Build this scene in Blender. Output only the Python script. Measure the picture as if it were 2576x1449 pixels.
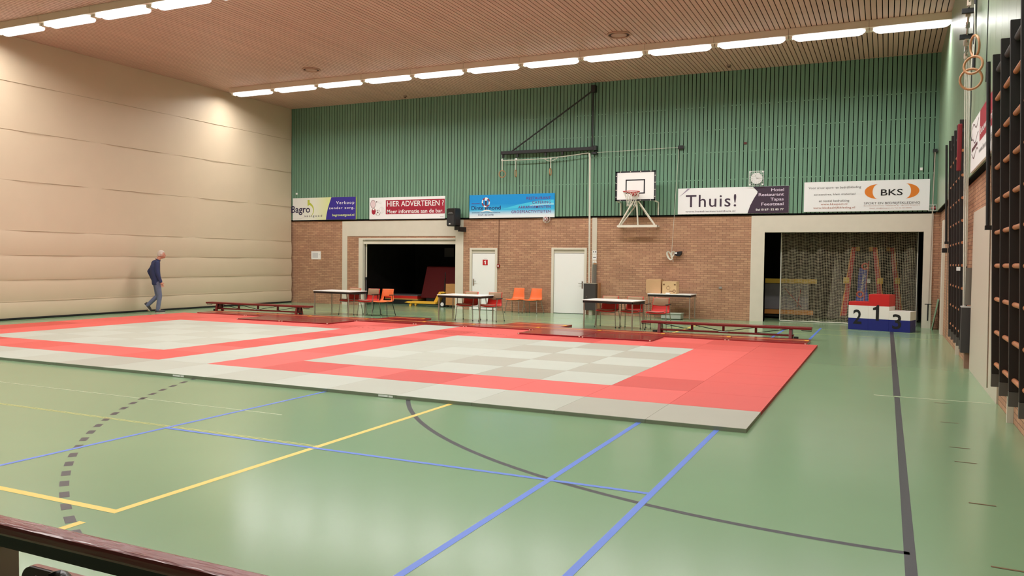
import bpy, bmesh, math, random
from mathutils import Vector, Matrix
random.seed(7)
for o in list(bpy.data.objects): bpy.data.objects.remove(o, do_unlink=True)
S = bpy.context.scene
COL = S.collection
# ---------------------------------------------------------------- camera
F_PX, YAW, PITCH, ROLL, EYE = 2016.95, -0.436106, 0.034617, -0.0113443, 1.617
cy_, sy_, cp_, sp_ = math.cos(YAW), math.sin(YAW), math.cos(PITCH), math.sin(PITCH)
fw = Vector((sy_*cp_, cy_*cp_, -sp_)); rt0 = Vector((cy_, -sy_, 0)); dn0 = fw.cross(rt0)
rt = math.cos(ROLL)*rt0 + math.sin(ROLL)*dn0
dn = -math.sin(ROLL)*rt0 + math.cos(ROLL)*dn0
cam_d = bpy.data.cameras.new('camera'); cam = bpy.data.objects.new('camera', cam_d); COL.objects.link(cam)
cam_d.sensor_fit = 'HORIZONTAL'; cam_d.sensor_width = 36.0; cam_d.lens = 36.0*F_PX/2576.0
cam_d.clip_start = 0.05; cam_d.clip_end = 200
M = Matrix((rt, -dn, -fw)).transposed().to_4x4(); M.translation = Vector((0, 0, EYE)); cam.matrix_world = M
S.camera = cam
# ---------------------------------------------------------------- world, exposure
wd = bpy.data.worlds.new('world'); S.world = wd; wd.use_nodes = True
wd.node_tree.nodes['Background'].inputs[0].default_value = (0.02, 0.02, 0.02, 1)
wd.node_tree.nodes['Background'].inputs[1].default_value = 0.2
vs = S.view_settings
vs.view_transform = 'Standard'; vs.look = 'None'; vs.gamma = 1.0; vs.use_curve_mapping = False
vs.exposure = 0.0
LAMP, LAMP_SIDE = 77.0, 1.7      # radiance of the fluorescent diffusers (the hall's only light): open underside, opal sides
LAMP_COL = (1.0, 0.98, 0.95)

# ---------------------------------------------------------------- helpers: colour, materials
def lin(c):
    out = []
    for v in c:
        v /= 255.0
        out.append(v/12.92 if v <= 0.04045 else ((v+0.055)/1.055)**2.4)
    return tuple(out)+(1.0,)
MATS = {}
def mat(name, rgb, rough=0.6, metal=0.0, var=0.0, scale=4.0, spec=0.5, bump=0.0, bscale=60.0, coat=0.0, stretch=None):
    if name in MATS: return MATS[name]
    m = bpy.data.materials.new(name); m.use_nodes = True
    nt = m.node_tree; b = nt.nodes['Principled BSDF']
    b.inputs['Base Color'].default_value = lin(rgb); b.inputs['Roughness'].default_value = rough
    b.inputs['Metallic'].default_value = metal; b.inputs['Specular IOR Level'].default_value = spec
    if coat: b.inputs['Coat Weight'].default_value = coat
    if var or bump:
        tc = nt.nodes.new('ShaderNodeTexCoord'); src = tc.outputs['Object']
        if stretch:
            mp = nt.nodes.new('ShaderNodeMapping'); mp.inputs['Scale'].default_value = stretch
            nt.links.new(src, mp.inputs[0]); src = mp.outputs[0]
    if var:
        n = nt.nodes.new('ShaderNodeTexNoise'); n.inputs['Scale'].default_value = scale; n.inputs['Detail'].default_value = 4
        nt.links.new(src, n.inputs['Vector'])
        r = nt.nodes.new('ShaderNodeMapRange'); r.inputs['From Min'].default_value = 0.25; r.inputs['From Max'].default_value = 0.75
        r.inputs['To Min'].default_value = 1-var; r.inputs['To Max'].default_value = 1+var
        nt.links.new(n.outputs['Fac'], r.inputs[0])
        h = nt.nodes.new('ShaderNodeHueSaturation'); h.inputs['Color'].default_value = lin(rgb)
        nt.links.new(r.outputs[0], h.inputs['Value']); nt.links.new(h.outputs[0], b.inputs['Base Color'])
    if bump:
        n2 = nt.nodes.new('ShaderNodeTexNoise'); n2.inputs['Scale'].default_value = bscale; n2.inputs['Detail'].default_value = 3
        nt.links.new(src, n2.inputs['Vector'])
        bp = nt.nodes.new('ShaderNodeBump'); bp.inputs['Strength'].default_value = bump; bp.inputs['Distance'].default_value = 0.01
        nt.links.new(n2.outputs['Fac'], bp.inputs['Height']); nt.links.new(bp.outputs[0], b.inputs['Normal'])
    MATS[name] = m
    return m
def brick_mat(name, axis):
    m = bpy.data.materials.new(name); m.use_nodes = True; nt = m.node_tree; b = nt.nodes['Principled BSDF']
    b.inputs['Roughness'].default_value = 0.85; b.inputs['Specular IOR Level'].default_value = 0.25
    tc = nt.nodes.new('ShaderNodeTexCoord'); sp = nt.nodes.new('ShaderNodeSeparateXYZ'); cb = nt.nodes.new('ShaderNodeCombineXYZ')
    nt.links.new(tc.outputs['Object'], sp.inputs[0])
    nt.links.new(sp.outputs[axis], cb.inputs[0]); nt.links.new(sp.outputs['Z'], cb.inputs[1])
    br = nt.nodes.new('ShaderNodeTexBrick'); nt.links.new(cb.outputs[0], br.inputs['Vector'])
    br.inputs['Scale'].default_value = 1.0; br.inputs['Brick Width'].default_value = 0.20; br.inputs['Row Height'].default_value = 0.0605
    br.inputs['Mortar Size'].default_value = 0.0055; br.inputs['Mortar Smooth'].default_value = 0.25; br.inputs['Bias'].default_value = -0.25
    br.inputs['Color1'].default_value = lin((180, 136, 109)); br.inputs['Color2'].default_value = lin((203, 161, 128)); br.inputs['Mortar'].default_value = lin((144, 110, 92))
    ns = nt.nodes.new('ShaderNodeTexNoise'); ns.inputs['Scale'].default_value = 1.3; ns.inputs['Detail'].default_value = 5
    nt.links.new(cb.outputs[0], ns.inputs['Vector'])
    mp = nt.nodes.new('ShaderNodeMapRange'); mp.inputs['From Min'].default_value = 0.3; mp.inputs['From Max'].default_value = 0.7
    mp.inputs['To Min'].default_value = 0.9; mp.inputs['To Max'].default_value = 1.1
    nt.links.new(ns.outputs['Fac'], mp.inputs[0])
    h = nt.nodes.new('ShaderNodeHueSaturation'); nt.links.new(br.outputs['Color'], h.inputs['Color']); nt.links.new(mp.outputs[0], h.inputs['Value'])
    nt.links.new(h.outputs[0], b.inputs['Base Color'])
    bp = nt.nodes.new('ShaderNodeBump'); bp.inputs['Strength'].default_value = 0.6; bp.inputs['Distance'].default_value = 0.008; bp.invert = True
    nt.links.new(br.outputs['Fac'], bp.inputs['Height']); nt.links.new(bp.outputs[0], b.inputs['Normal'])
    return m
def plank_mat(name, rgb, pitch, off, var, rough):
    m = bpy.data.materials.new(name); m.use_nodes = True; nt = m.node_tree; b = nt.nodes['Principled BSDF']
    b.inputs['Roughness'].default_value = rough; b.inputs['Specular IOR Level'].default_value = 0.3
    tc = nt.nodes.new('ShaderNodeTexCoord'); sp = nt.nodes.new('ShaderNodeSeparateXYZ'); nt.links.new(tc.outputs['Object'], sp.inputs[0])
    a = nt.nodes.new('ShaderNodeMath'); a.operation = 'SUBTRACT'; a.inputs[1].default_value = off; nt.links.new(sp.outputs['X'], a.inputs[0])
    d = nt.nodes.new('ShaderNodeMath'); d.operation = 'DIVIDE'; d.inputs[1].default_value = pitch; nt.links.new(a.outputs[0], d.inputs[0])
    f = nt.nodes.new('ShaderNodeMath'); f.operation = 'FLOOR'; nt.links.new(d.outputs[0], f.inputs[0])
    w = nt.nodes.new('ShaderNodeTexWhiteNoise'); w.noise_dimensions = '1D'; nt.links.new(f.outputs[0], w.inputs['W'])
    ns = nt.nodes.new('ShaderNodeTexNoise'); ns.inputs['Scale'].default_value = 1.1; ns.inputs['Detail'].default_value = 4; nt.links.new(tc.outputs['Object'], ns.inputs['Vector'])
    ad = nt.nodes.new('ShaderNodeMath'); ad.operation = 'ADD'; nt.links.new(w.outputs['Value'], ad.inputs[0]); nt.links.new(ns.outputs['Fac'], ad.inputs[1])
    r = nt.nodes.new('ShaderNodeMapRange'); r.inputs['From Max'].default_value = 2.0; r.inputs['To Min'].default_value = 1-var; r.inputs['To Max'].default_value = 1+var
    nt.links.new(ad.outputs[0], r.inputs[0])
    h = nt.nodes.new('ShaderNodeHueSaturation'); h.inputs['Color'].default_value = lin(rgb); nt.links.new(r.outputs[0], h.inputs['Value'])
    nt.links.new(h.outputs[0], b.inputs['Base Color'])
    return m
def emit_mat(name, col, strength):
    m = bpy.data.materials.new(name); m.use_nodes = True; nt = m.node_tree
    nt.nodes.remove(nt.nodes['Principled BSDF']); e = nt.nodes.new('ShaderNodeEmission')
    e.inputs[0].default_value = col+(1,); e.inputs[1].default_value = strength
    nt.links.new(e.outputs[0], nt.nodes['Material Output'].inputs[0]); return m
def grad_mat(name, stops, axis, lo, hi, rough=0.45):      # printed colour gradient on a banner, along one axis of the banner
    m = bpy.data.materials.new(name); m.use_nodes = True; nt = m.node_tree; b = nt.nodes['Principled BSDF']; b.inputs['Roughness'].default_value = rough
    tc = nt.nodes.new('ShaderNodeTexCoord'); sp = nt.nodes.new('ShaderNodeSeparateXYZ'); nt.links.new(tc.outputs['Object'], sp.inputs[0])
    r = nt.nodes.new('ShaderNodeMapRange'); r.inputs['From Min'].default_value = lo; r.inputs['From Max'].default_value = hi; nt.links.new(sp.outputs[axis], r.inputs[0])
    cr = nt.nodes.new('ShaderNodeValToRGB'); nt.links.new(r.outputs[0], cr.inputs[0])
    el = cr.color_ramp.elements
    while len(el) < len(stops): el.new(0.5)
    for e, (p, c) in zip(el, stops): e.position = p; e.color = lin(c)
    nt.links.new(cr.outputs[0], b.inputs['Base Color']); return m

# ---------------------------------------------------------------- helpers: mesh builder
class MB:
    def __init__(s): s.v = []; s.f = []; s.mi = []; s.sm = []; s.cur = 0
    def use(s, i): s.cur = i; return s
    def add(s, vs_, fs, smooth=False):
        n = len(s.v); s.v += [tuple(p) for p in vs_]
        for f in fs: s.f.append([n+i for i in f]); s.mi.append(s.cur); s.sm.append(smooth)
        return s
    def box(s, x0, x1, y0, y1, z0, z1):
        x0, x1 = min(x0, x1), max(x0, x1); y0, y1 = min(y0, y1), max(y0, y1); z0, z1 = min(z0, z1), max(z0, z1)
        return s.add([(x0,y0,z0),(x1,y0,z0),(x1,y1,z0),(x0,y1,z0),(x0,y0,z1),(x1,y0,z1),(x1,y1,z1),(x0,y1,z1)],
            [(0,3,2,1),(4,5,6,7),(0,1,5,4),(1,2,6,5),(2,3,7,6),(3,0,4,7)])
    def quad(s, a, b, c, d): return s.add([a,b,c,d], [(0,1,2,3)])
    def frame(s, d):
        d = Vector(d).normalized(); u = d.cross(Vector((0,0,1)))
        if u.length < 1e-4: u = d.cross(Vector((1,0,0)))
        u.normalize(); return u, d.cross(u).normalized()
    def tube(s, pts, r, n=8, closed=False, r2=None, caps=True):
        pts = [Vector(p) for p in pts]; k = len(pts); vs_ = []; fs = []
        u = w = None
        for i, p in enumerate(pts):
            if closed: d = pts[(i+1) % k]-pts[i-1]
            else: d = pts[min(i+1, k-1)]-pts[max(i-1, 0)]
            if u is None: u, w = s.frame(d)
            else:
                d = d.normalized(); u = (u-d*u.dot(d))
                if u.length < 1e-5: u, w = s.frame(d)
                u.normalize(); w = d.cross(u).normalized()
            rr = r if r2 is None else r+(r2-r)*i/max(1, k-1)
            if isinstance(r, (list, tuple)): rr = r[i]
            for j in range(n):
                a = 2*math.pi*j/n; vs_.append(p+u*(rr*math.cos(a))+w*(rr*math.sin(a)))
        m = k if closed else k-1
        for i in range(m):
            for j in range(n):
                a = i*n+j; b = i*n+(j+1) % n; c = ((i+1) % k)*n+(j+1) % n; d = ((i+1) % k)*n+j
                fs.append((a, b, c, d))
        if caps and not closed: s.add(vs_[:n], [tuple(range(n))[::-1]]); s.add(vs_[-n:], [tuple(range(n))])
        return s.add(vs_, fs, True)
    def bar(s, p, q, a, b):                                  # rectangular bar a x b from p to q
        p, q = Vector(p), Vector(q); u, w = s.frame(q-p); vs_ = []
        for c in (p, q):
            for su, sw in ((-1,-1),(1,-1),(1,1),(-1,1)): vs_.append(c+u*(su*a/2)+w*(sw*b/2))
        return s.add(vs_, [(0,1,2,3)[::-1],(4,5,6,7),(0,1,5,4),(1,2,6,5),(2,3,7,6),(3,0,4,7)])
    def ring(s, c, R, r, axis=(0,0,1), N=24, n=8, sx=1.0):
        u, w = s.frame(axis); c = Vector(c)
        return s.tube([c+u*(R*sx*math.cos(2*math.pi*i/N))+w*(R*math.sin(2*math.pi*i/N)) for i in range(N)], r, n, True)
    def disc(s, c, r, axis, th, n=24):
        a = Vector(axis).normalized()*th/2; c = Vector(c); return s.tube([c-a, c+a], r, n)
    def ball(s, c, r, n=12, m=8):
        if not isinstance(r, (list, tuple)): r = (r, r, r)
        vs_ = []; fs = []
        for i in range(m+1):
            t = math.pi*i/m
            for j in range(n):
                a = 2*math.pi*j/n; vs_.append((c[0]+r[0]*math.sin(t)*math.cos(a), c[1]+r[1]*math.sin(t)*math.sin(a), c[2]+r[2]*math.cos(t)))
        for i in range(m):
            for j in range(n): fs.append((i*n+j, (i+1)*n+j, (i+1)*n+(j+1) % n, i*n+(j+1) % n))
        return s.add(vs_, fs, True)
    def prism(s, poly, y0, y1):                              # polygon in x,z extruded along y
        n = len(poly); vs_ = [(x, y0, z) for x, z in poly]+[(x, y1, z) for x, z in poly]
        fs = [tuple(range(n)), tuple(range(n, 2*n))[::-1]]+[(i, n+i, n+(i+1) % n, (i+1) % n) for i in range(n)]
        return s.add(vs_, fs)
    def sheet(s, fn, nu, nv, th=None, skip=None, smooth=True):      # fn(u,v)->point ; th: thickness along the local normal
        P = [[Vector(fn(i/nu, j/nv)) for j in range(nv+1)] for i in range(nu+1)]
        def nrm(i, j):
            a = P[min(i+1, nu)][j]-P[max(i-1, 0)][j]; b = P[i][min(j+1, nv)]-P[i][max(j-1, 0)]
            c = a.cross(b); return c.normalized() if c.length > 1e-9 else Vector((0,0,1))
        w = nv+1; vs_ = [P[i][j] for i in range(nu+1) for j in range(w)]; fs = []; keep = {}
        for i in range(nu):
            for j in range(nv):
                if skip and skip(i, j): continue
                keep[(i, j)] = 1; fs.append((i*w+j, (i+1)*w+j, (i+1)*w+j+1, i*w+j+1))
        if th:
            o = len(vs_); vs_ += [P[i][j]-nrm(i, j)*th for i in range(nu+1) for j in range(w)]
            for (i, j) in keep:
                fs.append((o+i*w+j, o+i*w+j+1, o+(i+1)*w+j+1, o+(i+1)*w+j))
                a, b, c, d = i*w+j, (i+1)*w+j, (i+1)*w+j+1, i*w+j+1
                if (i, j-1) not in keep: fs.append((b, a, o+a, o+b))
                if (i+1, j) not in keep: fs.append((c, b, o+b, o+c))
                if (i, j+1) not in keep: fs.append((d, c, o+c, o+d))
                if (i-1, j) not in keep: fs.append((a, d, o+d, o+a))
        return s.add(vs_, fs, smooth)
    def join(s, me, slot=0, mx=None):
        vs_ = [(mx @ v.co if mx else v.co) for v in me.vertices]
        c = s.cur; s.cur = slot; s.add(vs_, [tuple(p.vertices) for p in me.polygons], True); s.cur = c; return s
    def obj(s, name, mats, parent=None, bevel=0.0, loc=None):
        me = bpy.data.meshes.new(name); me.from_pydata(s.v, [], s.f); 
        me.polygons.foreach_set('material_index', s.mi); me.polygons.foreach_set('use_smooth', s.sm); me.update()
        for m in (mats if isinstance(mats, (list, tuple)) else [mats]): me.materials.append(m)
        o = bpy.data.objects.new(name, me); COL.objects.link(o)
        if parent: o.parent = parent
        if loc: o.location = loc
        if bevel:
            b = o.modifiers.new('bevel', 'BEVEL'); b.width = bevel; b.segments = 2; b.limit_method = 'ANGLE'; b.angle_limit = 0.7
        return o
def tag(o, label, cat, group=None):
    o['label'] = label; o['category'] = cat
    if group: o['group'] = group
    return o
def thing(name, label, cat, loc=(0,0,0), rotz=0.0, group=None):
    o = bpy.data.objects.new(name, None); COL.objects.link(o); o.empty_display_size = 0.1
    o.location = loc; o.rotation_euler = (0, 0, rotz); return tag(o, label, cat, group)
def struct(name, mb, mats, parent=None, bevel=0.0):
    o = mb.obj(name, mats, parent, bevel)
    if parent is None: o['kind'] = 'structure'
    return o
def copy_tree(o, loc, rotz, label, group=None, only=None):
    r = o.copy(); COL.objects.link(r); r.location = loc; r.rotation_euler = (0, 0, rotz); r['label'] = label
    if group: r['group'] = group
    def rec(src, dst):
        for ch in list(src.children):
            c = ch.copy(); COL.objects.link(c); c.parent = dst; rec(ch, c)
    rec(o, r); return r
ORD = ['first','second','third','fourth','fifth','sixth','seventh','eighth','ninth','tenth','eleventh','twelfth','thirteenth','fourteenth','fifteenth','sixteenth','seventeenth']
def box(x0, x1, y0, y1, z0, z1): return MB().box(x0, x1, y0, y1, z0, z1)
_cap = None
def text_mesh(txt, bold=0.0, spacing=1.0):
    cu = bpy.data.curves.new('txt', 'FONT'); cu.body = txt; cu.size = 1.0; cu.extrude = 0.0; cu.offset = bold; cu.space_character = spacing; cu.resolution_u = 3
    o = bpy.data.objects.new('txt', cu); COL.objects.link(o)
    dg = bpy.context.evaluated_depsgraph_get(); dg.update()
    me = bpy.data.meshes.new_from_object(o.evaluated_get(dg)); bpy.data.objects.remove(o, do_unlink=True); bpy.data.curves.remove(cu)
    return me
def text_into(mb, txt, x0, x1, zb, cap, y, bold=0.0, spacing=1.0, slot=0, skew=0.0):
    """letters filling x0..x1, baseline zb, capital height cap, in the plane y (front to -y)"""
    me = text_mesh(txt, bold, spacing)
    xs = [v.co.x for v in me.vertices]; a, b = min(xs), max(xs); sx = (x1-x0)/(b-a); sz = cap/0.729
    vs_ = [(x0+(v.co.x-a)*sx+skew*v.co.y*sz, y, zb+v.co.y*sz) for v in me.vertices]
    c = mb.cur; mb.cur = slot; mb.add(vs_, [tuple(p.vertices) for p in me.polygons]); mb.cur = c
    bpy.data.meshes.remove(me); return mb
def lettering(parent, txt, x0, x1, zb, cap, y, m, bold=0.0, spacing=1.0, name='lettering', skew=0.0):
    return text_into(MB(), txt, x0, x1, zb, cap, y, bold, spacing, 0, skew).obj(name, m, parent)
def poly(pts, y, m, parent, name): return MB().add([(x, y, z) for x, z in pts], [tuple(range(len(pts)))]).obj(name, m, parent)
def skin_mesh(pts, edges, radii, sub=2):
    me = bpy.data.meshes.new('sk'); me.from_pydata(pts, edges, []); o = bpy.data.objects.new('sk', me); COL.objects.link(o)
    o.modifiers.new('skin', 'SKIN'); 
    sv = me.skin_vertices[0].data if me.skin_vertices else None
    if sv is None:
        bm = bmesh.new(); bm.from_mesh(me); bm.verts.layers.skin.verify(); bm.to_mesh(me); bm.free(); sv = me.skin_vertices[0].data
    for i, r in enumerate(radii): sv[i].radius = r if isinstance(r, tuple) else (r, r); sv[i].use_root = (i == 0)
    sb = o.modifiers.new('sub', 'SUBSURF'); sb.levels = sub; sb.render_levels = sub
    dg = bpy.context.evaluated_depsgraph_get(); dg.update()
    out = bpy.data.meshes.new_from_object(o.evaluated_get(dg)); bpy.data.objects.remove(o, do_unlink=True)
    return out

# ---------------------------------------------------------------- the hall's measures
XR, XL, YB, YF, ZC = 1.225, -19.50, 23.02, -1.3, 6.965
ZG = 2.965                       # bottom of the green cladding on the back wall
# shared materials
M_cream = mat('cream_paint', (226, 219, 203), 0.55, var=0.02)
M_white = mat('white_paint', (248, 248, 246), 0.4)
M_black = mat('black_plastic', (24, 24, 26), 0.5)
M_blackmetal = mat('black_steel', (34, 34, 36), 0.45)
M_chrome = mat('chrome', (190, 188, 182), 0.22, 0.9)
M_rope = mat('white_rope', (225, 222, 208), 0.8, bump=0.5, bscale=200)
M_wood = mat('ring_wood', (190, 138, 96), 0.45, var=0.12, scale=12)
M_dark = mat('dark_gap', (8, 10, 9), 0.95, spec=0.1)

# ================================================================ LIGHTS (lamps with their own light)
M_diff = emit_mat('lamp_diffuser', LAMP_COL, LAMP); M_diffs = emit_mat('lamp_diffuser_side', LAMP_COL, LAMP_SIDE)
M_lamphouse = mat('lamp_housing_paint', (232, 220, 200), 0.5)
PITCH_L = 1.683
def lamp_proto():
    t = thing('ceiling_lamp', '-', 'ceiling lamp')
    h = MB(); L = PITCH_L/2-0.002
    h.prism([(-L, 0.0), (L, 0.0), (L, -0.16), (-L, -0.16)], -0.15, 0.15)
    h.obj('lamp_housing', M_lamphouse, t, 0.006)
    d = MB(); hl = 0.762
    sec = lambda k: [(-0.14*k, -0.155), (-0.14*k, -0.155-0.095*k), (-0.105*k, -0.155-0.095*k), (-0.105*k, -0.155-0.06*k), (0.105*k, -0.155-0.06*k), (0.105*k, -0.155-0.095*k), (0.14*k, -0.155-0.095*k), (0.14*k, -0.155)]
    vs_ = []; n = 8
    for x, k in ((-hl, 0.45), (-hl+0.07, 0.85), (-hl+0.14, 1.0), (hl-0.14, 1.0), (hl-0.07, 0.85), (hl, 0.45)):
        vs_ += [(x, y, z) for y, z in sec(k)]
    for i in range(5):
        for j in range(n-1): d.use(0 if j == 3 else 1).add([vs_[i*n+j], vs_[i*n+j+1], vs_[(i+1)*n+j+1], vs_[(i+1)*n+j]], [(0, 1, 2, 3)])
    d.use(1)
    for q in (0, 5*n): d.add([vs_[q], vs_[q+1], vs_[q+6], vs_[q+7]], [(0, 1, 2, 3)])
    d.obj('diffuser', [M_diff, M_diffs], t)
    for sx in (-1, 1): MB().box(sx*(hl+0.005), sx*(L-0.005), -0.07, 0.07, -0.16, -0.215).obj('lamp_holder', M_lamphouse, t)
    return t
lp = None
for r, (yl, rowname) in enumerate(((19.52, 'far'), (12.05, 'middle'), (4.58, 'near'))):
    for k in range(12):
        lab = 'lit fluorescent lamp in the %s ceiling row, %s from the right wall' % (rowname, ORD[k])
        loc = (0.375-PITCH_L*k, yl, ZC)
        if lp is None: lp = lamp_proto(); lp.location = loc; lp['label'] = lab; lp['group'] = 'ceiling lamps in the far row'
        else: copy_tree(lp, loc, 0, lab, 'ceiling lamps in the %s row' % rowname)

# ================================================================ FLOOR
M_floor = mat('floor_green', (134, 166, 128), 0.19, var=0.035, scale=0.7, spec=0.6)
LB = mat('line_blue', (98, 134, 226), 0.35); LY = mat('line_yellow', (236, 208, 108), 0.4); LK = mat('line_black', (54, 54, 60), 0.35)
LW = mat('line_white', (196, 206, 172), 0.4); LS = mat('scuff_brown', (110, 84, 52), 0.6); LG = mat('line_pale_yellow', (206, 204, 122), 0.4)
fl = MB()
fl.use(0).box(XL-1.5, XR+0.3, YF-0.2, 28.5, -0.2, 0.0)
def fline(x0, x1, y0, y1, slot, lvl):
    z = 0.0006+0.0004*lvl; fl.use(slot).quad((x0,y0,z), (x1,y0,z), (x1,y1,z), (x0,y1,z))
def farc(cx, cy, R, w, a0, a1, slot, lvl, n):
    z = 0.0006+0.0004*lvl; vs_ = []
    for i in range(n+1):
        a = math.radians(a0+(a1-a0)*i/n)
        for q in (R-w/2, R+w/2): vs_.append((cx+q*math.cos(a), cy+q*math.sin(a), z))
    fl.use(slot).add(vs_, [(2*i, 2*i+1, 2*i+3, 2*i+2) for i in range(n)])
HX, HY = 0.16, 10.97
farc(HX, HY, 6.0, 0.05, 180, 270, 3, 0, 60); fline(HX-6.025, HX-5.975, HY, HY+3, 3, 0)
for i in range(48):
    a = 180+i*1.915; farc(HX, HY, 9.0, 0.062, a-0.935, a-0.005, 3, 0, 2)
fline(HX-0.03, HX+0.03, YF, 10.80, 3, 0); fline(HX-0.04, HX+0.04, 10.92, 21.3, 3, 0)
fline(-6.14, -6.095, YF, 12.0, 1, 2); fline(-2.24, -2.19, YF, 21.5, 1, 2); fline(-1.468, -1.418, YF, 21.5, 1, 2)
fline(-6.14, -1.42, 5.41, 5.455, 1, 3)
fline(-4.41, -4.35, 3.465, 21.0, 2, 1); fline(-19.4, -4.41, 3.465, 3.525, 2, 1)
fline(-19.4, -4.41, 5.475, 5.488, 5, 1); fline(-19.4, -4.41, 5.505, 5.518, 5, 1)
fline(-4.41, -4.35, 2.6, 3.27, 2, 1)
fline(-19.4, -5.6, 6.435, 6.45, 4, 0)
fline(-0.1, 1.15, 10.84, 10.87, 4, 1)
fline(-19.4, 1.1, 19.55, 19.575, 5, 0); fline(-19.4, 1.1, 21.05, 21.075, 5, 0)
fl.use(5).quad((-4.9,19.3,.0012), (-4.85,19.3,.0012), (-3.7,21.4,.0012), (-3.75,21.4,.0012))
for y in (10.6, 9.32, 8.07, 7.49, 6.22, 4.945, 3.7):
    w = 0.007 if y > 7 else 0.011
    fl.use(6).quad((0.55, y, .0018), (0.71, y-0.01, .0018), (0.712, y+w, .0018), (0.55, y+w+0.008, .0018))
struct('floor', fl, [M_floor, LB, LY, LK, LW, LG, LS])

# ================================================================ CEILING
PW = 0.1118; OFF = 1.13
M_ceil = plank_mat('ceiling_planks', (210, 176, 158), PW, OFF, 0.10, 0.5)
cl = MB()
cl.use(1).box(XL-1.5, XR+0.3, YF-0.2, YB+0.3, ZC+0.03, ZC+0.12)
for i in range(190):
    x1 = OFF-PW*i; x0 = x1-PW+0.019
    if x0 < XL-0.6: break
    cl.use(0).box(x0, x1, YF, YB, ZC, ZC+0.02)
struct('ceiling', cl, [M_ceil, M_dark])

# ================================================================ WALLS
M_brick = brick_mat('brick_back', 'X'); M_brickR = brick_mat('brick_right', 'Y')
D1 = (-12.24, -11.25, 2.0); D2 = (-9.385, -8.231, 2.02)
G1 = (-16.56, -12.785, 2.33); G2 = (-3.055, 0.85, 2.468)
wb = MB(); TH = 0.30; yb = YB
def wbx(x0, x1, z0, z1, y0=yb): wb.box(x0, x1, y0, yb+TH, z0, z1)
zt = 2.93
wbx(XL-1.5, G1[0], 0, zt); wbx(G1[0], G1[1], G1[2], zt); wbx(G1[1], D1[0], 0, zt); wbx(D1[0], D1[1], D1[2], zt); wbx(D1[1], D2[0], 0, zt)
wbx(D2[0], D2[1], D2[2], zt); wbx(D2[1], G2[0], 0, zt); wbx(G2[0], G2[1], G2[2], zt); wbx(G2[1], XR+0.3, 0, zt)
wbx(XL-1.5, XR+0.3, zt, ZC+0.1)
struct('wall_back', wb, M_brick)
M_green = plank_mat('green_cladding', (116, 154, 130), PW, OFF, 0.07, 0.5)
M_greenclip = mat('green_clip', (112, 152, 124), 0.6)
wg = MB()
wg.use(1).box(XL-0.6, XR, YB-0.022, YB-0.001, ZG, ZC)
for i in range(190):
    x1 = OFF-PW*i; x0 = x1-PW+0.021
    if x0 < XL-0.4: break
    wg.use(0).box(x0, x1, YB-0.042, YB-0.022, ZG+0.012, ZC)
    if i < 105:
        for z in (3.95, 4.72, 5.35, 6.0):
            if random.random() < 0.75: wg.use(2).box(x0-0.021, x0, YB-0.040, YB-0.022, z-0.012, z+0.012)
struct('wall_back_upper', wg, [M_green, M_dark, M_greenclip])
struct('shadow_gap_strip', box(XL-0.5, XR-0.12, YB-0.03, YB-0.001, ZG-0.035, ZG+0.012), M_dark)  # dark strip painted in for the shadow gap under the cladding
wr = MB(); wr.box(XR, XR+0.3, YF, YB, 0, ZC+0.1); struct('wall_right', wr, M_brickR)
M_greenR = mat('green_panel_right', (140, 162, 134), 0.32, var=0.05, scale=1.2, stretch=(1, 6, 0.5))
wu = MB()
for i in range(42):
    y1 = YB-0.045-i*0.585
    if y1 < YF: break
    wu.use(0).box(XR-0.10, XR, max(YF, y1-0.58), y1, 2.975, ZC)
wu.use(1).box(XR-0.08, XR-0.001, YF, YB-0.05, 2.945, 2.975)  # slot one: dark strip standing in for shade below the right cladding
struct('wall_right_upper', wu, [M_greenR, M_dark])
M_plain = mat('plain_wall', (96, 84, 74), 0.8)
struct('wall_front', box(XL-1.5, XR+0.3, YF-0.2, YF, 0, ZC+0.1), M_plain)
struct('wall_left', box(XL-1.55, XL-1.45, YF, YB, 0, ZC+0.1), M_plain)
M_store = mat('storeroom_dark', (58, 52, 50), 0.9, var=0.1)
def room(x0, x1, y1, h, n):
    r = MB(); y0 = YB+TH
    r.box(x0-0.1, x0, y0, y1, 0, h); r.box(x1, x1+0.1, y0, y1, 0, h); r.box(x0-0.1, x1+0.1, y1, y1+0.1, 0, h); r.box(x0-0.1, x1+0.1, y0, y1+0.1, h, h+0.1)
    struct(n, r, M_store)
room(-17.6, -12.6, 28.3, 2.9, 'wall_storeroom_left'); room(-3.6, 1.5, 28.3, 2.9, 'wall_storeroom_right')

# curtain dividing the hall
M_curt = mat('curtain_vinyl', (210, 191, 164), 0.5, var=0.02, scale=1.5)
M_hem = mat('curtain_hem_black', (26, 24, 22), 0.8)
ct = thing('dividing_curtain', 'tall beige hall-dividing curtain with horizontal seams, hanging floor to ceiling at left', 'curtain', (XL, 0, 0))
SEAMS = [0.05, 0.45, 0.99, 1.605, 2.215, 3.45, 4.68, 5.85, 6.96]
def curt(u, v):
    y = YF+0.02+(YB-0.075-YF-0.02)*u; z = 0.05+6.905*v
    i = max(0, min(7, sum(1 for s_ in SEAMS if s_ <= z)-1)); t = (z-SEAMS[i])/(SEAMS[i+1]-SEAMS[i]); t = min(1, max(0, t))
    amp = 0.022 if z < 2.2 else 0.005
    b = amp*math.sin(math.pi*t)**0.7 if 0 < t < 1 else 0
    w = 0.012*math.sin(y*2.1+z*0.4)+0.008*math.sin(y*5.3-z*0.7)
    return (-0.02+b+w*(0.3+0.7*math.sin(math.pi*v)), y, z)
VZ = sorted(set([(s_-0.05)/6.905 for s_ in SEAMS]+[i/110 for i in range(111)]))
cm = MB(); nu = 90; nv = len(VZ)-1
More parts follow.
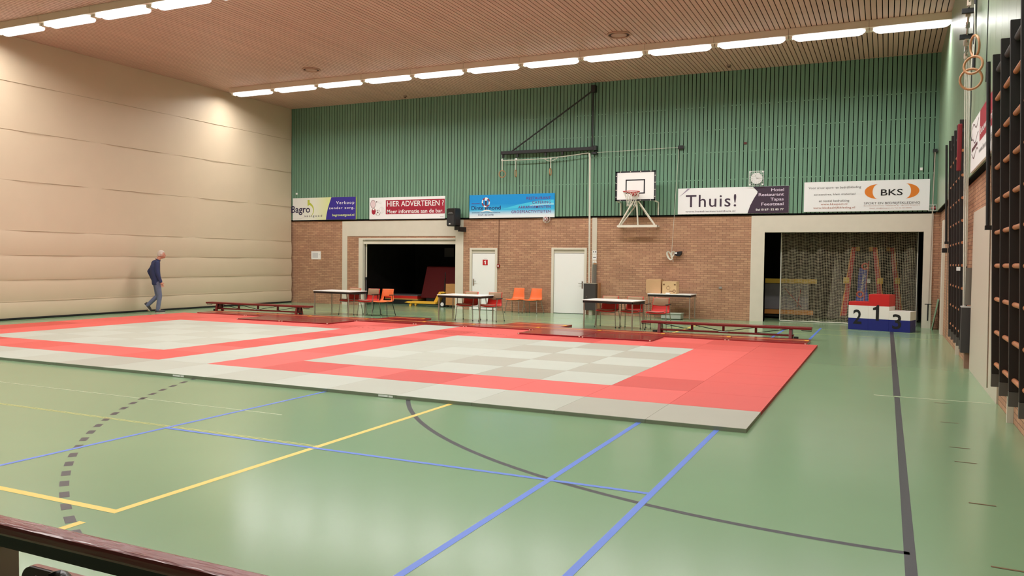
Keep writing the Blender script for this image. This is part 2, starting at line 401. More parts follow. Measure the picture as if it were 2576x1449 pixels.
P = [[curt(i/nu, VZ[j]) for j in range(nv+1)] for i in range(nu+1)]
cm.add([p for row in P for p in row], [(i*(nv+1)+j, (i+1)*(nv+1)+j, (i+1)*(nv+1)+j+1, i*(nv+1)+j+1) for i in range(nu) for j in range(nv)], True)
cm.box(-0.06, -0.045, YF+0.02, YB-0.075, 0.05, 6.95)
cm.obj('curtain_cloth', M_curt, ct)
MB().box(-0.05, 0.0, YF+0.02, YB-0.085, 0.012, 0.05).obj('hem', M_hem, ct)
st = MB()
for s_ in SEAMS[1:-1]: st = MB().box(-0.02, -0.006, YF+0.02, YB-0.08, s_-0.004, s_+0.004); st.obj('seam', mat('curtain_seam', (192, 173, 146), 0.7), ct)

# ================================================================ concrete frames, doors
M_conc = mat('painted_concrete', (222, 214, 198), 0.6, var=0.03)
t1 = MB(); y0 = YB-0.015
t1.box(-17.31, -12.49, y0, YB+0.02, 2.39, 2.915); t1.box(-17.31, -17.10, y0, YB+0.02, 0, 2.39); t1.box(-12.78, -12.49, y0, YB+TH, 0, 2.39)
struct('trim_2', t1, M_conc)
t2 = MB()
t2.box(-16.61, -12.78, YB-0.02, YB+0.12, 2.265, 2.33); t2.box(-16.61, -16.44, YB-0.02, YB+0.12, 0, 2.265)
t2.box(-16.47, -12.785, YB+0.03, YB+0.16, 2.12, 2.245)
struct('trim_3', t2, M_cream)
t3 = MB()
t3.box(-3.415, 1.06, YB-0.02, YB+TH, 2.466, 2.925); t3.box(-3.415, -3.055, YB-0.02, YB+TH, 0, 2.466); t3.box(0.85, 1.06, YB-0.02, YB+TH, 0, 2.466)
struct('trim_4', t3, M_conc)
struct('trim_5', box(-8.07, -7.92, YB-0.02, YB, 0.0, 2.93), M_conc)
struct('trim_6', MB().box(XR-0.05, XR, 21.0, 21.45, 0, 2.66), M_conc)
M_hinge = mat('door_edge_grey', (150, 146, 138), 0.5)
def door(n, x0, x1, ztop, lx0, lx1, lz, handle_left):
    f = MB(); yy = YB-0.03
    f.box(x0, x0+0.075, yy, YB+0.12, 0, ztop-0.06); f.box(x1-0.075, x1, yy, YB+0.12, 0, ztop-0.06); f.box(x0, x1, yy, YB+0.12, ztop-0.06, ztop)
    leaf = MB().box(lx0, lx1, YB+0.0, YB+0.045, 0.012, lz)
    o = struct('door_%d' % n, leaf, M_white, bevel=0.004)
    f.obj('door_frame', M_cream, o)
    MB().box(x0+0.07, x1-0.07, YB+0.01, YB+0.06, lz+0.01, ztop-0.055).obj('transom_panel', mat('transom_beige', (206, 200, 184), 0.6), o)
    MB().box(x0+0.02, x1-0.02, YB+0.07, YB+0.1, 0, ztop-0.07).obj('door_backing', M_dark, o)
    hx = lx0+0.05 if handle_left else lx1-0.05; sg = 1 if handle_left else -1
    h = MB(); h.box(hx-0.02, hx+0.02, YB-0.012, YB, 0.78, 1.0); h.tube([(hx, YB-0.01, 0.93), (hx, YB-0.05, 0.93), (hx+sg*0.11, YB-0.05, 0.93)], 0.010, 8)
    h.tube([(hx, YB-0.01, 0.84), (hx, YB-0.02, 0.84)], 0.012, 8)
    h.obj('handle', M_chrome, o)
    return o
d1 = door(1, D1[0], D1[1], D1[2], -12.155, -11.325, 1.815, True)
d2 = door(2, D2[0], D2[1], D2[2], -9.30, -8.315, 1.842, False)
sg = MB(); sg.box(-11.778, -11.598, YB-0.006, YB-0.001, 1.446, 1.625)
s1 = sg.obj('number_sign', mat('sign_red', (196, 32, 40), 0.4), d1); s1['label'] = 'small red square sign with a white 1'
ONE = [(0.36, 0.0), (0.74, 0.0), (0.74, 1.0), (0.50, 1.0), (0.40, 0.87), (0.12, 0.78), (0.12, 0.62), (0.36, 0.66)]
poly([(-11.735+0.1*x, 1.475+0.12*z) for x, z in ONE], YB-0.008, M_white, s1, 'lettering')
text_into(MB(), 'zaal', -11.735, -11.64, 1.645, 0.018, YB-0.003, 0.0).obj('lettering', mat('grey_print', (120, 118, 112), 0.6), d1)
# ================================================================ ADVERTISING BOARDS on the back wall
YS = YB-0.075
def board(name, label, x0, x1, z0, z1, m):
    t = thing(name, label, 'sign', ((x0+x1)/2, YS, z0), 0, 'advertising boards')
    w = (x1-x0)/2; MB().box(-w, w, 0, 0.03, 0, z1-z0).obj('panel', m, t, 0.003)
    return t, w, z1-z0
M_bw = mat('board_white', (249, 249, 250), 0.4)
def arcpts(cx, cz, rx, rz, a0, a1, n=16): return [(cx+rx*math.cos(math.radians(a0+(a1-a0)*i/n)), cz+rz*math.sin(math.radians(a0+(a1-a0)*i/n))) for i in range(n+1)]
def band(outer, inner, y, m, parent, name):          # strip between two polylines
    n = len(outer); vs_ = [(x, y, z) for x, z in outer]+[(x, y, z) for x, z in inner]
    return MB().add(vs_, [(i, i+1, n+i+1, n+i) for i in range(n-1)]).obj(name, m, parent)
# A: green and blue board (x from -19.62 behind the curtain edge)
bA, w, h = board('advertising_board', 'white, lime and blue advertising board beside the curtain', -19.46, -16.69, 2.968, 3.76,
    grad_mat('board_lime', [(0.0, (242, 242, 240)), (0.35, (240, 242, 226)), (0.62, (224, 232, 150)), (0.75, (214, 228, 92))], 'X', -1.385, 1.385))
M_navy = mat('print_navy', (52, 40, 150), 0.4); M_ink = mat('print_ink', (38, 26, 72), 0.5); M_lime = mat('print_lime', (198, 208, 80), 0.5); M_limelt = mat('print_lime_light', (226, 240, 150), 0.5)
poly([(1.38, 0.003), (1.38, h-0.003), (0.335, h-0.003)]+[(0.335-0.24*math.sin(t*1.35)**1.0, (h-0.006)*(1-t)+0.003) for t in [i/12 for i in range(1, 13)]], -0.002, M_navy, bA, 'print')
lettering(bA, 'Verkoop', 0.545, 1.315, 0.545, 0.105, -0.004, M_white, 0.012, 1.25)
lettering(bA, 'zonder zorg.', 0.235, 1.315, 0.375, 0.085, -0.004, M_white, 0.012, 1.25)
lettering(bA, 'bagrovastgoed.nl', 0.38, 1.315, 0.125, 0.085, -0.004, M_limelt, 0.012)
lettering(bA, 'Bagro', -1.45, -0.60, 0.27, 0.255, -0.004, M_ink, 0.012)
lettering(bA, 'vastgoed', -0.86, -0.07, 0.115, 0.075, -0.004, M_ink, 0.0, 1.35)
band(arcpts(-0.70, 0.36, 0.27, 0.27, 78, -72, 16), [(-0.70+(0.195+0.07*q/16)*math.cos(math.radians(78-150*q/16)), 0.36+(0.18+0.085*q/16)*math.sin(math.radians(78-150*q/16))) for q in range(17)], -0.003, M_lime, bA, 'emblem')
poly([(-0.71, 0.72), (-0.62, 0.72), (-0.62, 0.62), (-0.66, 0.52), (-0.71, 0.50)], -0.0035, M_lime, bA, 'emblem')
band(arcpts(-1.2, 0.24, 0.5, 0.19, 250, 330), arcpts(-1.2, 0.235, 0.5, 0.19, 250, 330), -0.003, mat('print_grey', (190, 186, 180), 0.5), bA, 'emblem')
# B: HIER ADVERTEREN
bB, w, h = board('advertising_board', 'white board with dark red panel and ball drawings above the left opening', -16.13, -13.15, 2.962, 3.70, M_bw)
M_maroon = mat('print_maroon', (168, 30, 56), 0.45)
poly([(-0.82, 0.165), (w-0.005, 0.165), (w-0.005, 0.645), (-0.82, 0.645)], -0.002, M_maroon, bB, 'print')
lettering(bB, 'HIER ADVERTEREN ?', -0.77, 1.445, 0.43, 0.185, -0.004, M_white, 0.012)
lettering(bB, 'Meer informatie aan de bar.', -0.77, 1.43, 0.20, 0.13, -0.004, M_white, 0.012)
M_pinkp = mat('print_pink', (236, 214, 218), 0.5); M_greyp = mat('print_lightgrey', (200, 198, 196), 0.5); M_inkred = mat('print_darkink', (90, 30, 44), 0.5)
poly(arcpts(-1.34, 0.52, 0.105, 0.145, 0, 360, 24), -0.002, M_inkred, bB, 'drawing'); poly(arcpts(-1.34, 0.52, 0.094, 0.132, 0, 360, 24), -0.003, M_pinkp, bB, 'drawing')
poly([(-1.36, 0.38), (-1.32, 0.38), (-1.27, 0.26), (-1.30, 0.25)], -0.003, M_inkred, bB, 'drawing')
poly(arcpts(-1.31, 0.27, 0.085, 0.11, 0, 360, 20), -0.0035, M_maroon, bB, 'drawing'); poly([(-1.35, 0.37), (-1.28, 0.37), (-1.28, 0.31), (-1.35, 0.31)], -0.004, M_white, bB, 'drawing')
poly(arcpts(-1.14, 0.22, 0.10, 0.10, 0, 360, 24), -0.0045, M_inkred, bB, 'drawing'); poly(arcpts(-1.14, 0.22, 0.094, 0.094, 0, 360, 24), -0.005, M_white, bB, 'drawing')
poly(arcpts(-1.14, 0.235, 0.03, 0.03, 90, 450, 5), -0.006, M_inkred, bB, 'drawing')
for a in (215, 325, 90): poly(arcpts(-1.14+0.075*math.cos(math.radians(a)), 0.22+0.075*math.sin(math.radians(a)), 0.018, 0.018, 0, 360, 5), -0.006, M_inkred, bB, 'drawing')
band(arcpts(-0.98, 0.31, 0.10, 0.11, 0, 360, 24), arcpts(-0.98, 0.31, 0.095, 0.105, 0, 360, 24), -0.003, M_greyp, bB, 'drawing')
for k in range(3): band(arcpts(-1.04+k*0.03, 0.31, 0.06, 0.10, -70, 70, 10), arcpts(-1.045+k*0.03, 0.31, 0.06, 0.10, -70, 70, 10), -0.003, M_greyp, bB, 'drawing')
poly([(-1.21, 0.62), (-1.15, 0.595), (-1.21, 0.57)], -0.003, M_inkred, bB, 'drawing')
for dz in (0, 0.03): poly([(-1.14, 0.60-dz), (-0.98, 0.585-dz*2), (-0.98, 0.58-dz*2), (-1.14, 0.594-dz)], -0.003, M_greyp, bB, 'drawing')
lettering(bB, 'hartMedia', 1.31, 1.44, 0.055, 0.02, -0.004, M_inkred)
# C: blue board
bC, w, h = board('advertising_board', 'bright blue advertising board with a lifebuoy emblem above the numbered door', -12.245, -9.283, 2.957, 3.695,
    grad_mat('board_blue', [(0.0, (242, 246, 248)), (0.10, (232, 242, 248)), (0.34, (60, 190, 236)), (0.6, (0, 150, 226))], 'Z', 0.0, 0.738))
M_sea = mat('print_cyan', (70, 204, 240), 0.45); M_violet = mat('print_violet', (112, 52, 128), 0.45); M_dnavy = mat('print_deepnavy', (22, 40, 110), 0.45)
wv = lambda x, o: 0.38+0.10*math.sin((x-0.1)*1.75-0.6)+o
xs = [-0.3+i*(w+0.28)/24 for i in range(25)]
band([(x, wv(x, 0.06*min(1, (x+0.3)*2))) for x in xs], [(x, wv(x, -0.04*min(1, (x+0.3)*2))) for x in xs], -0.002, M_sea, bC, 'print')
xs = [0.65+i*(w-0.67)/12 for i in range(13)]
band([(x, 0.39+0.05*math.sin((x-0.65)*2.4)) for x in xs], [(x, 0.35+0.03*math.sin((x-0.65)*2.0)) for x in xs], -0.0025, mat('print_paleblue', (150, 222, 246), 0.45), bC, 'print')
lettering(bC, 'RESTAURANT', 0.535, 1.355, 0.56, 0.085, -0.004, M_violet, 0.010, 1.1)
lettering(bC, 'CATERING', 0.735, 1.355, 0.425, 0.085, -0.004, M_violet, 0.010, 1.1)
lettering(bC, 'ARRANGEMENTEN', 0.255, 1.355, 0.285, 0.085, -0.004, M_violet, 0.010, 1.1)
lettering(bC, 'GROEPSACTIVITEITEN', 0.02, 1.355, 0.142, 0.085, -0.004, M_violet, 0.010, 1.1)
lettering(bC, 'Dinte', -1.40, -0.97, 0.265, 0.13, -0.004, M_dnavy, 0.010); lettering(bC, 'mond', -0.83, -0.355, 0.265, 0.13, -0.004, M_dnavy, 0.010)
lettering(bC, 'RESTAURANT', -1.39, -1.09, 0.455, 0.03, -0.004, M_violet, 0.01)
lettering(bC, 'WWW.RESTAURANTDINTELMOND.NL', -1.39, -0.36, 0.155, 0.035, -0.004, M_dnavy, 0.0)
lettering(bC, '0167 - 52 24 90', -1.155, -0.605, 0.07, 0.06, -0.004, M_dnavy, 0.004)
poly([(-0.915, 0.23), (-0.855, 0.23), (-0.855, 0.56), (-0.915, 0.56)], -0.003, mat('print_plum', (70, 34, 66), 0.45), bC, 'emblem')
poly([(-0.925, 0.55), (-0.845, 0.55), (-0.845, 0.62), (-0.885, 0.665), (-0.925, 0.62)], -0.0055, M_white, bC, 'emblem')
for k in range(8):
    a0 = k*45+10
    band(arcpts(-0.885, 0.50, 0.145, 0.155, a0, a0+45, 5), arcpts(-0.885, 0.50, 0.105, 0.112, a0, a0+45, 5), -0.0045, M_white if k % 2 else mat('print_buoyred', (150, 34, 44), 0.45), bC, 'emblem')
xs = [-1.10+i*0.5/12 for i in range(13)]
band([(x, 0.215+0.03*math.sin((x+1.1)*11-1.2)+0.02*math.sin(math.pi*(x+1.1)/0.5)) for x in xs], [(x, 0.21+0.03*math.sin((x+1.1)*11-1.2)-0.015*math.sin(math.pi*(x+1.1)/0.5)) for x in xs], -0.006, M_white, bC, 'emblem')
# D: Thuis
bD, w, h = board('advertising_board', 'white and dark purple advertising board between backboard and clock', -5.465, -2.435, 2.985, 3.725, M_bw)
M_purple = mat('print_purple', (66, 50, 68), 0.45); M_lav = mat('print_lavender', (222, 208, 226), 0.45)
poly([(w-0.003, 0.003), (w-0.003, h-0.003), (0.56, h-0.003), (0.69, 0.60), (0.68, 0.55), (0.60, 0.42), (0.50, 0.22), (0.43, 0.003)], -0.002, M_purple, bD, 'print')
lettering(bD, 'Thuis!', -1.29, 0.12, 0.205, 0.36, -0.004, M_purple, 0.004, 1.12)
lettering(bD, 'www.hotelrestaurantthuis.nl', -1.295, 0.095, 0.055, 0.05, -0.004, M_purple, 0.004, 1.05)
poly([(-1.48, 0.50), (-1.34, 0.60), (-1.16, 0.735), (-1.24, 0.735), (-1.36, 0.61)], -0.003, mat('print_lilac', (168, 156, 178), 0.45), bD, 'emblem')
for s_, a, b, z in (('Hotel', 1.05, 1.385, 0.60), ('Restaurant', 0.72, 1.385, 0.475), ('Tapas', 1.035, 1.38, 0.345), ('Feestzaal', 0.795, 1.38, 0.215)):
    lettering(bD, s_, a, b, z, 0.082, -0.004, M_lav, 0.014)
lettering(bD, 'Bel 0167- 52 85 77', 0.655, 1.385, 0.075, 0.055, -0.004, M_white, 0.014)
# E: BKS
bE, w, h = board('advertising_board', 'white advertising board with two orange crescents above the netted opening', -2.05, 0.957, 3.003, 3.797, M_bw)
M_txt = mat('print_greyblack', (84, 80, 80), 0.5); M_brownp = mat('print_rust', (176, 112, 92), 0.5); M_org = mat('print_orange', (232, 132, 40), 0.45)
lettering(bE, 'Voor al uw sport- en bedrijfskleding', -1.39, -0.10, 0.61, 0.06, -0.004, M_txt)
lettering(bE, 'accessoires, klein materiaal', -1.25, -0.235, 0.435, 0.055, -0.004, M_txt)
lettering(bE, 'en textiel bedrukking', -1.125, -0.375, 0.26, 0.06, -0.004, M_txt)
lettering(bE, 'www.bkssport.nl', -1.075, -0.425, 0.175, 0.055, -0.004, M_brownp, 0.006, 1.05)
lettering(bE, 'www.bksbedrijfskleding.nl', -1.265, -0.235, 0.08, 0.055, -0.004, M_brownp, 0.006, 1.05)
lettering(bE, 'BKS', 0.375, 0.885, 0.40, 0.165, -0.004, M_ink and mat('print_black', (20, 18, 20), 0.5), 0.012)
lettering(bE, 'SPORT EN BEDRIJFSKLEDING', -0.02, 1.285, 0.175, 0.06, -0.004, M_txt)
lettering(bE, 'Bovenkamerbrouwerij - Molenstraat 41 - 4671CX Dinteloord', -0.02, 1.285, 0.13, 0.022, -0.004, M_brownp)
lettering(bE, 'Email: info@bkssport.nl | Tel: 06-36105492', 0.12, 1.10, 0.06, 0.026, -0.004, M_brownp)
for s_, cx in ((1, 0.31), (-1, 0.945)):
    band([(cx-s_*(0.32*math.cos(t)), 0.505+0.19*math.sin(t)) for t in [-1.53+i*3.06/20 for i in range(21)]],
         [(cx-s_*(0.13*math.cos(t)), 0.505+0.19*math.sin(t)) for t in [-1.53+i*3.06/20 for i in range(21)]], -0.003, M_org, bE, 'emblem')

# F: board on the right wall (faces into the hall), far end at y=15
bF = thing('advertising_board', 'white and dark red advertising board high on the right wall', 'sign', (XR-0.115, 12.12, 2.975), -math.pi/2, 'advertising boards')
w = 1.5; MB().box(-w, w, -0.02, 0.01, 0, 0.715).obj('panel', M_bw, bF, 0.003)
poly([(-0.28, 0.30), (w-0.01, 0.30), (w-0.01, 0.71), (-0.28, 0.71)], -0.022, M_maroon, bF, 'print')
lettering(bF, 'bouwbedrijf', -0.18, 1.3, 0.38, 0.11, -0.024, M_bw, 0.01)
lettering(bF, 'www.bouwbedrijf.nl', -0.30, 1.3, 0.14, 0.08, -0.024, M_txt)
for k in range(3): band([(-1.35+0.9*i/8-0.0*k, 0.62-0.2*k+0.05*math.sin(i*0.9+k)) for i in range(9)], [(-1.35+0.9*i/8, 0.605-0.2*k+0.05*math.sin(i*0.9+k)) for i in range(9)], -0.023, M_inkred, bF, 'emblem')
poly([(-1.33, 0.28), (-0.55, 0.30), (-0.55, 0.34), (-1.33, 0.33)], -0.0235, M_inkred, bF, 'emblem')

# ================================================================ JUDO MATS  17 x 9 separate tiles
TX, TY = 0.985, 0.974; X1, Y1 = -1.165, 7.805
def vinyl(name, rgb): return mat(name, rgb, 0.5, var=0.02, scale=2.0, bump=0.05, bscale=300, spec=0.7)
M_ga, M_gb, M_gc = vinyl('judo_grey_light', (190, 195, 183)), vinyl('judo_grey_warm', (174, 173, 158)), vinyl('judo_grey_mid', (183, 186, 172))
M_ra, M_rb, M_rc = vinyl('judo_red_light', (228, 88, 82)), vinyl('judo_red_deep', (208, 64, 56)), vinyl('judo_red_mid', (219, 75, 68))
M_side_g = mat('judo_grey_side', (128, 136, 114), 0.7); M_side_r = mat('judo_red_side', (170, 34, 28), 0.7)  # mat sides coloured darker than their tops
protos = {}
def judo_mesh(kind, top, side):
    b = MB(); g = 0.0015; hx, hy = TX/2-g, TY/2-g
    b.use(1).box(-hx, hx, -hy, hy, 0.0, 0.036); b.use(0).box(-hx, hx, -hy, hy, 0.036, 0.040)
    return b.obj('judo_mat', [top, side], None, 0.0)
for k, (a, b_) in dict(ga=(M_ga, M_side_g), gb=(M_gb, M_side_g), gc=(M_gc, M_side_g), ra=(M_ra, M_side_r), rb=(M_rb, M_side_r), rc=(M_rc, M_side_r)).items():
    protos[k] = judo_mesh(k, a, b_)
used = set(); MATOBJ = {}
for c in range(17):
    for r in range(9):
        if r == 0: grey = True
        elif r in (1, 7, 8): grey = (c == 8)
        else: grey = (2 <= c <= 6) or c == 8 or (10 <= c <= 14)
        if grey:
            if 2 <= c <= 6 and 2 <= r <= 6: kk = ('ga', 'gb')[(c+r) % 2] if c <= 4 else ('gc', 'ga')[(c+r) % 3 == 0]
            elif 10 <= c <= 14 and 2 <= r <= 6: kk = ('ga', 'gc')[(c+r) % 2]
            elif r == 0: kk = {0:'gb',1:'gb',9:'gb'}.get(c, ('gc','ga')[c % 2])
            else: kk = 'ga'
        else: kk = random.choice(['ra', 'rb', 'rc', 'ra']) if not (c < 2 and r < 7) else ('rb' if (c, r) == (1, 2) else ('rc' if c == 0 else 'ra'))
        if kk not in used: o = protos[kk]; used.add(kk)
        else: o = protos[kk].copy(); COL.objects.link(o)
        o.location = (X1-TX*(c+0.5), Y1+TY*(r+0.5), 0.0)
        o.rotation_euler = (0, 0, 0)
        tag(o, '%s judo mat, %s row from the front, %s column from the right' % ('pale grey' if grey else 'red', ORD[r], ORD[c]), 'mat', 'judo mats')
        MATOBJ[(c, r)] = o
for c, dx in ((4, 0.25), (7, -0.1), (12, -0.33)):
    t = MB(); t.box(dx, dx+0.13, -TY/2-0.0015, -TY/2+0.002, 0.008, 0.030); t.box(dx+0.14, dx+0.2, -TY/2-0.0015, -TY/2+0.002, 0.008, 0.030)
    t.obj('maker_tag', M_white, MATOBJ[(c, 0)])
M_fade = mat('faded_print', (120, 34, 34), 0.7)
for c in (6, 7, 9, 10):
    t = MB()
    for k in range(11):
        x = -0.42+k*0.078; y = 0.05+random.uniform(-0.10, 0.14); a = random.uniform(0.02, 0.06)
        t.add([(x, y, .0405), (x+a, y+0.02, .0405), (x+a*0.8, y+0.045, .0405), (x-0.01, y+0.03, .0405)], [(0, 1, 2, 3)])
    t.obj('faded_print', M_fade, MATOBJ[(c, 7)])

# ================================================================ DARK RED GYM MATS
M_gym = mat('gym_mat_red', (150, 34, 34), 0.22, var=0.05, scale=1.5, bump=0.05, bscale=8)
M_gym2 = mat('gym_mat_wine', (138, 34, 40), 0.16, var=0.06, scale=2.0, bump=0.06, bscale=5)
M_tape = mat('mat_yellow_trim', (240, 196, 120), 0.5); M_tab = mat('mat_yellow_tab', (244, 200, 70), 0.5)
def gym(x0, x1, y0, y1, z0, th, label, m, trim=True, rot=0.0, grp='dark red gym mats'):
    t = thing('gym_mat', label, 'mat', ((x0+x1)/2, (y0+y1)/2, z0), rot, grp); w, d = (x1-x0)/2-0.004, (y1-y0)/2
    MB().box(-w, w, -d, d, 0, th).obj('mat_body', m, t, 0.012)
    if trim:
        MB().box(-w+0.01, w-0.01, d-0.36, d-0.335, th, th+0.003).obj('trim_stripe', M_tape, t)
        MB().box(w-0.09, w-0.01, d-0.40, d-0.31, th, th+0.006).obj('corner_tab', M_tab, t)
    c = MB()
    for sx in (-1, 1): c.box(sx*(w-0.03)-0.015, sx*(w-0.03)+0.015, -d-0.004, -d+0.02, th*0.3, th*0.9)
    c.obj('corner_loop', mat('loop_white', (226, 210, 190), 0.6), t)
    return t
edges = [-17.5, -15.7, -13.9, -12.07, -10.33, -8.95, -7.25, -5.75, -4.3, -2.9, -1.36]
for i in range(10):
    gym(edges[i], edges[i+1], 16.60, 17.50, 0.0, 0.06, 'dark red gym mat in the strip behind the judo mats, %s from the left' % ORD[i], M_gym)
gym(-14.88, -13.46, 15.42, 16.48, 0.0405, 0.03, 'wine-red vinyl mat lying on the left judo area, nearer the curtain', M_gym2, False)
gym(-13.44, -12.0, 15.42, 16.48, 0.0405, 0.03, 'wine-red vinyl mat lying on the left judo area, farther from the curtain', M_gym2, False)
gym(-7.11, -5.66, 15.55, 16.50, 0.0405, 0.03, 'wine-red vinyl mat with a pale reflection lying on the right judo area', M_gym2, False, -0.012)
gym(-5.64, -4.16, 15.48, 16.45, 0.0405, 0.03, 'wine-red vinyl mat on the right judo area, nearest the right bench', M_gym2, False)
gym(-12.1, -10.95, 17.55, 18.45, 0.0, 0.05, 'dark red mat on the green floor by the left and middle tables', M_gym)
gym(-8.45, -6.95, 17.55, 18.45, 0.0, 0.05, 'dark red mat on the green floor by the middle and right tables', M_gym)

# ================================================================ BENCHES
M_bench = mat('bench_red', (128, 32, 34), 0.3, var=0.06, scale=3, stretch=(0.4, 6, 6))
def bench(label, x0, x1, yc):
    t = thing('gym_bench', label, 'bench', ((x0+x1)/2, yc, 0), 0, 'low gym benches'); w = (x1-x0)/2
    MB().box(-w, w, -0.13, 0.13, 0.215, 0.265).obj('seat', M_bench, t, 0.008)
    MB().box(-w+0.36, w-0.36, -0.04, 0.04, 0.055, 0.095).obj('balance_beam', M_bench, t, 0.006)
    for sx in (-1, 1):
        xx = sx*(w-0.42); f = MB()
        f.prism([(xx-0.03, 0.215), (xx+0.03, 0.215), (xx+0.03, 0.09), (xx-0.03, 0.09)], -0.1, 0.1)
        f.add([(xx-0.03, -0.16, 0.0), (xx+0.03, -0.16, 0.0), (xx+0.03, -0.10, 0.215), (xx-0.03, -0.10, 0.215), (xx-0.03, -0.10, 0.0), (xx+0.03, -0.10, 0.0), (xx+0.03, -0.05, 0.215), (xx-0.03, -0.05, 0.215)],
            [(0,1,2,3),(7,6,5,4),(0,4,5,1),(3,2,6,7),(0,3,7,4),(1,5,6,2)])
        f.add([(xx-0.03, 0.10, 0.0), (xx+0.03, 0.10, 0.0), (xx+0.03, 0.05, 0.215), (xx-0.03, 0.05, 0.215), (xx-0.03, 0.16, 0.0), (xx+0.03, 0.16, 0.0), (xx+0.03, 0.10, 0.215), (xx-0.03, 0.10, 0.215)],
            [(0,1,2,3),(7,6,5,4),(0,4,5,1),(3,2,6,7),(0,3,7,4),(1,5,6,2)])
        f.obj('foot', M_bench, t)
        h = MB(); h.tube([(sx*w, -0.07, 0.225), (sx*(w+0.0), -0.07, 0.19), (sx*(w-0.2), -0.07, 0.19), (sx*(w-0.2), -0.07, 0.22)], 0.008, 6)
        h.obj('hook', M_blackmetal, t)
        MB().box(xx+sx*0.06, xx+sx*0.16, -0.09, -0.04, 0.0, 0.06).obj('swivel_wheel', M_black, t, 0.01)
    L = 2*(w-0.45); b = MB(); p = MB()
    for k in range(3):
        xx = -L/2+L*(k+1)/4; p.box(xx-0.025, xx+0.025, -0.02, 0.02, 0.09, 0.215)
    p.obj('post', M_bench, t)
    for k, (a, c) in enumerate(((1, 0), (1, 0), (0, 1), (0, 1))):
        xa = -L/2+L*k/4+0.03; xb = -L/2+L*(k+1)/4-0.03
        b.bar((xa, 0, 0.21 if a else 0.10), (xb, 0, 0.21 if c else 0.10), 0.014, 0.014)
    b.obj('brace', M_blackmetal, t)
    MB().box(-0.1, 0.1, -0.045, -0.038, 0.085, 0.1).obj('label_plate', M_greyp, t)
bench('long dark red gym bench in front of the curtain and left table', -18.5, -14.66, 18.05)
bench('long dark red gym bench in front of the netted opening', -5.07, -1.39, 18.05)

# ================================================================ TABLES
M_top = mat('table_white', (250, 250, 247), 0.3); M_apron = mat('table_black', (30, 22, 22), 0.5); M_leg = mat('table_leg_steel', (176, 160, 148), 0.35, 0.6)
def table_proto():
    t = thing('folding_table', '-', 'table'); w, d, h = 0.66, 0.41, 0.685
    MB().box(-w, w, -d, d, h-0.022, h).obj('tabletop', M_top, t, 0.004)
    a = MB(); a.box(-w+0.02, w-0.02, -d+0.015, -d+0.035, h-0.075, h-0.022); a.box(-w+0.02, w-0.02, d-0.035, d-0.015, h-0.075, h-0.022)
    a.box(-w+0.015, -w+0.035, -d+0.015, d-0.015, h-0.075, h-0.022); a.box(w-0.035, w-0.015, -d+0.015, d-0.015, h-0.075, h-0.022)
    a.obj('apron', M_apron, t)
    for sx in (-1, 1):
        for sy in (-1, 1):
            MB().tube([(sx*(w-0.04), sy*(d-0.045), 0.0), (sx*(w-0.04), sy*(d-0.045), h-0.03)], 0.017, 10).obj('leg', M_leg, t)
    return t
tp = table_proto(); tp.location = (-14.28, 18.88, 0); tp.rotation_euler = (0, 0, -0.06)
tp['label'] = 'white-topped table by the left gym bench, with red chairs behind it'; tp['group'] = 'white tables'
copy_tree(tp, (-10.14, 18.86, 0), -0.03, 'white-topped table in the middle, in front of the numbered door', 'white tables')
copy_tree(tp, (-5.98, 18.70, 0), -0.08, 'white-topped table by the right gym bench, in front of the dark wall box', 'white tables')
copy_tree(tp, (-5.46, 22.42, 0.04), 0.0, 'white-topped table against the brick wall, carrying two cardboard boxes', 'white tables').scale = (0.93, 0.9, 1.0)

# ================================================================ CHAIRS
M_chred = mat('chair_red', (232, 50, 42), 0.4); M_pad = mat('chair_taupe', (164, 138, 108), 0.8, var=0.04, scale=20); M_seatp = mat('chair_seat_rose', (176, 102, 90), 0.75)
M_chor = mat('chair_orange', (244, 120, 62), 0.35); M_cleg = mat('chair_leg_steel', (168, 160, 150), 0.3, 0.8)
PROF = [(-0.235, 0.392), (-0.22, 0.408), (-0.16, 0.408), (-0.06, 0.398), (0.05, 0.392), (0.12, 0.40), (0.165, 0.43), (0.19, 0.48), (0.205, 0.55), (0.222, 0.63), (0.24, 0.70), (0.252, 0.755)]
def prof(t):
    s_ = t*(len(PROF)-1); i = min(int(s_), len(PROF)-2); f = s_-i
    return tuple(PROF[i][k]*(1-f)+PROF[i+1][k]*f for k in (0, 1))
def shell(wseat, wtop):
    def fn(u, v):
        y, z = prof(v); k = min(1, max(0, (v-0.45)/0.4)); w = (wseat*(1-k)+wtop*k)/2
        x = (u-0.5)*2*w; e = (2*u-1)**2
        return (x, y-0.03*e*k, z+0.018*e*(1-k))
    return fn
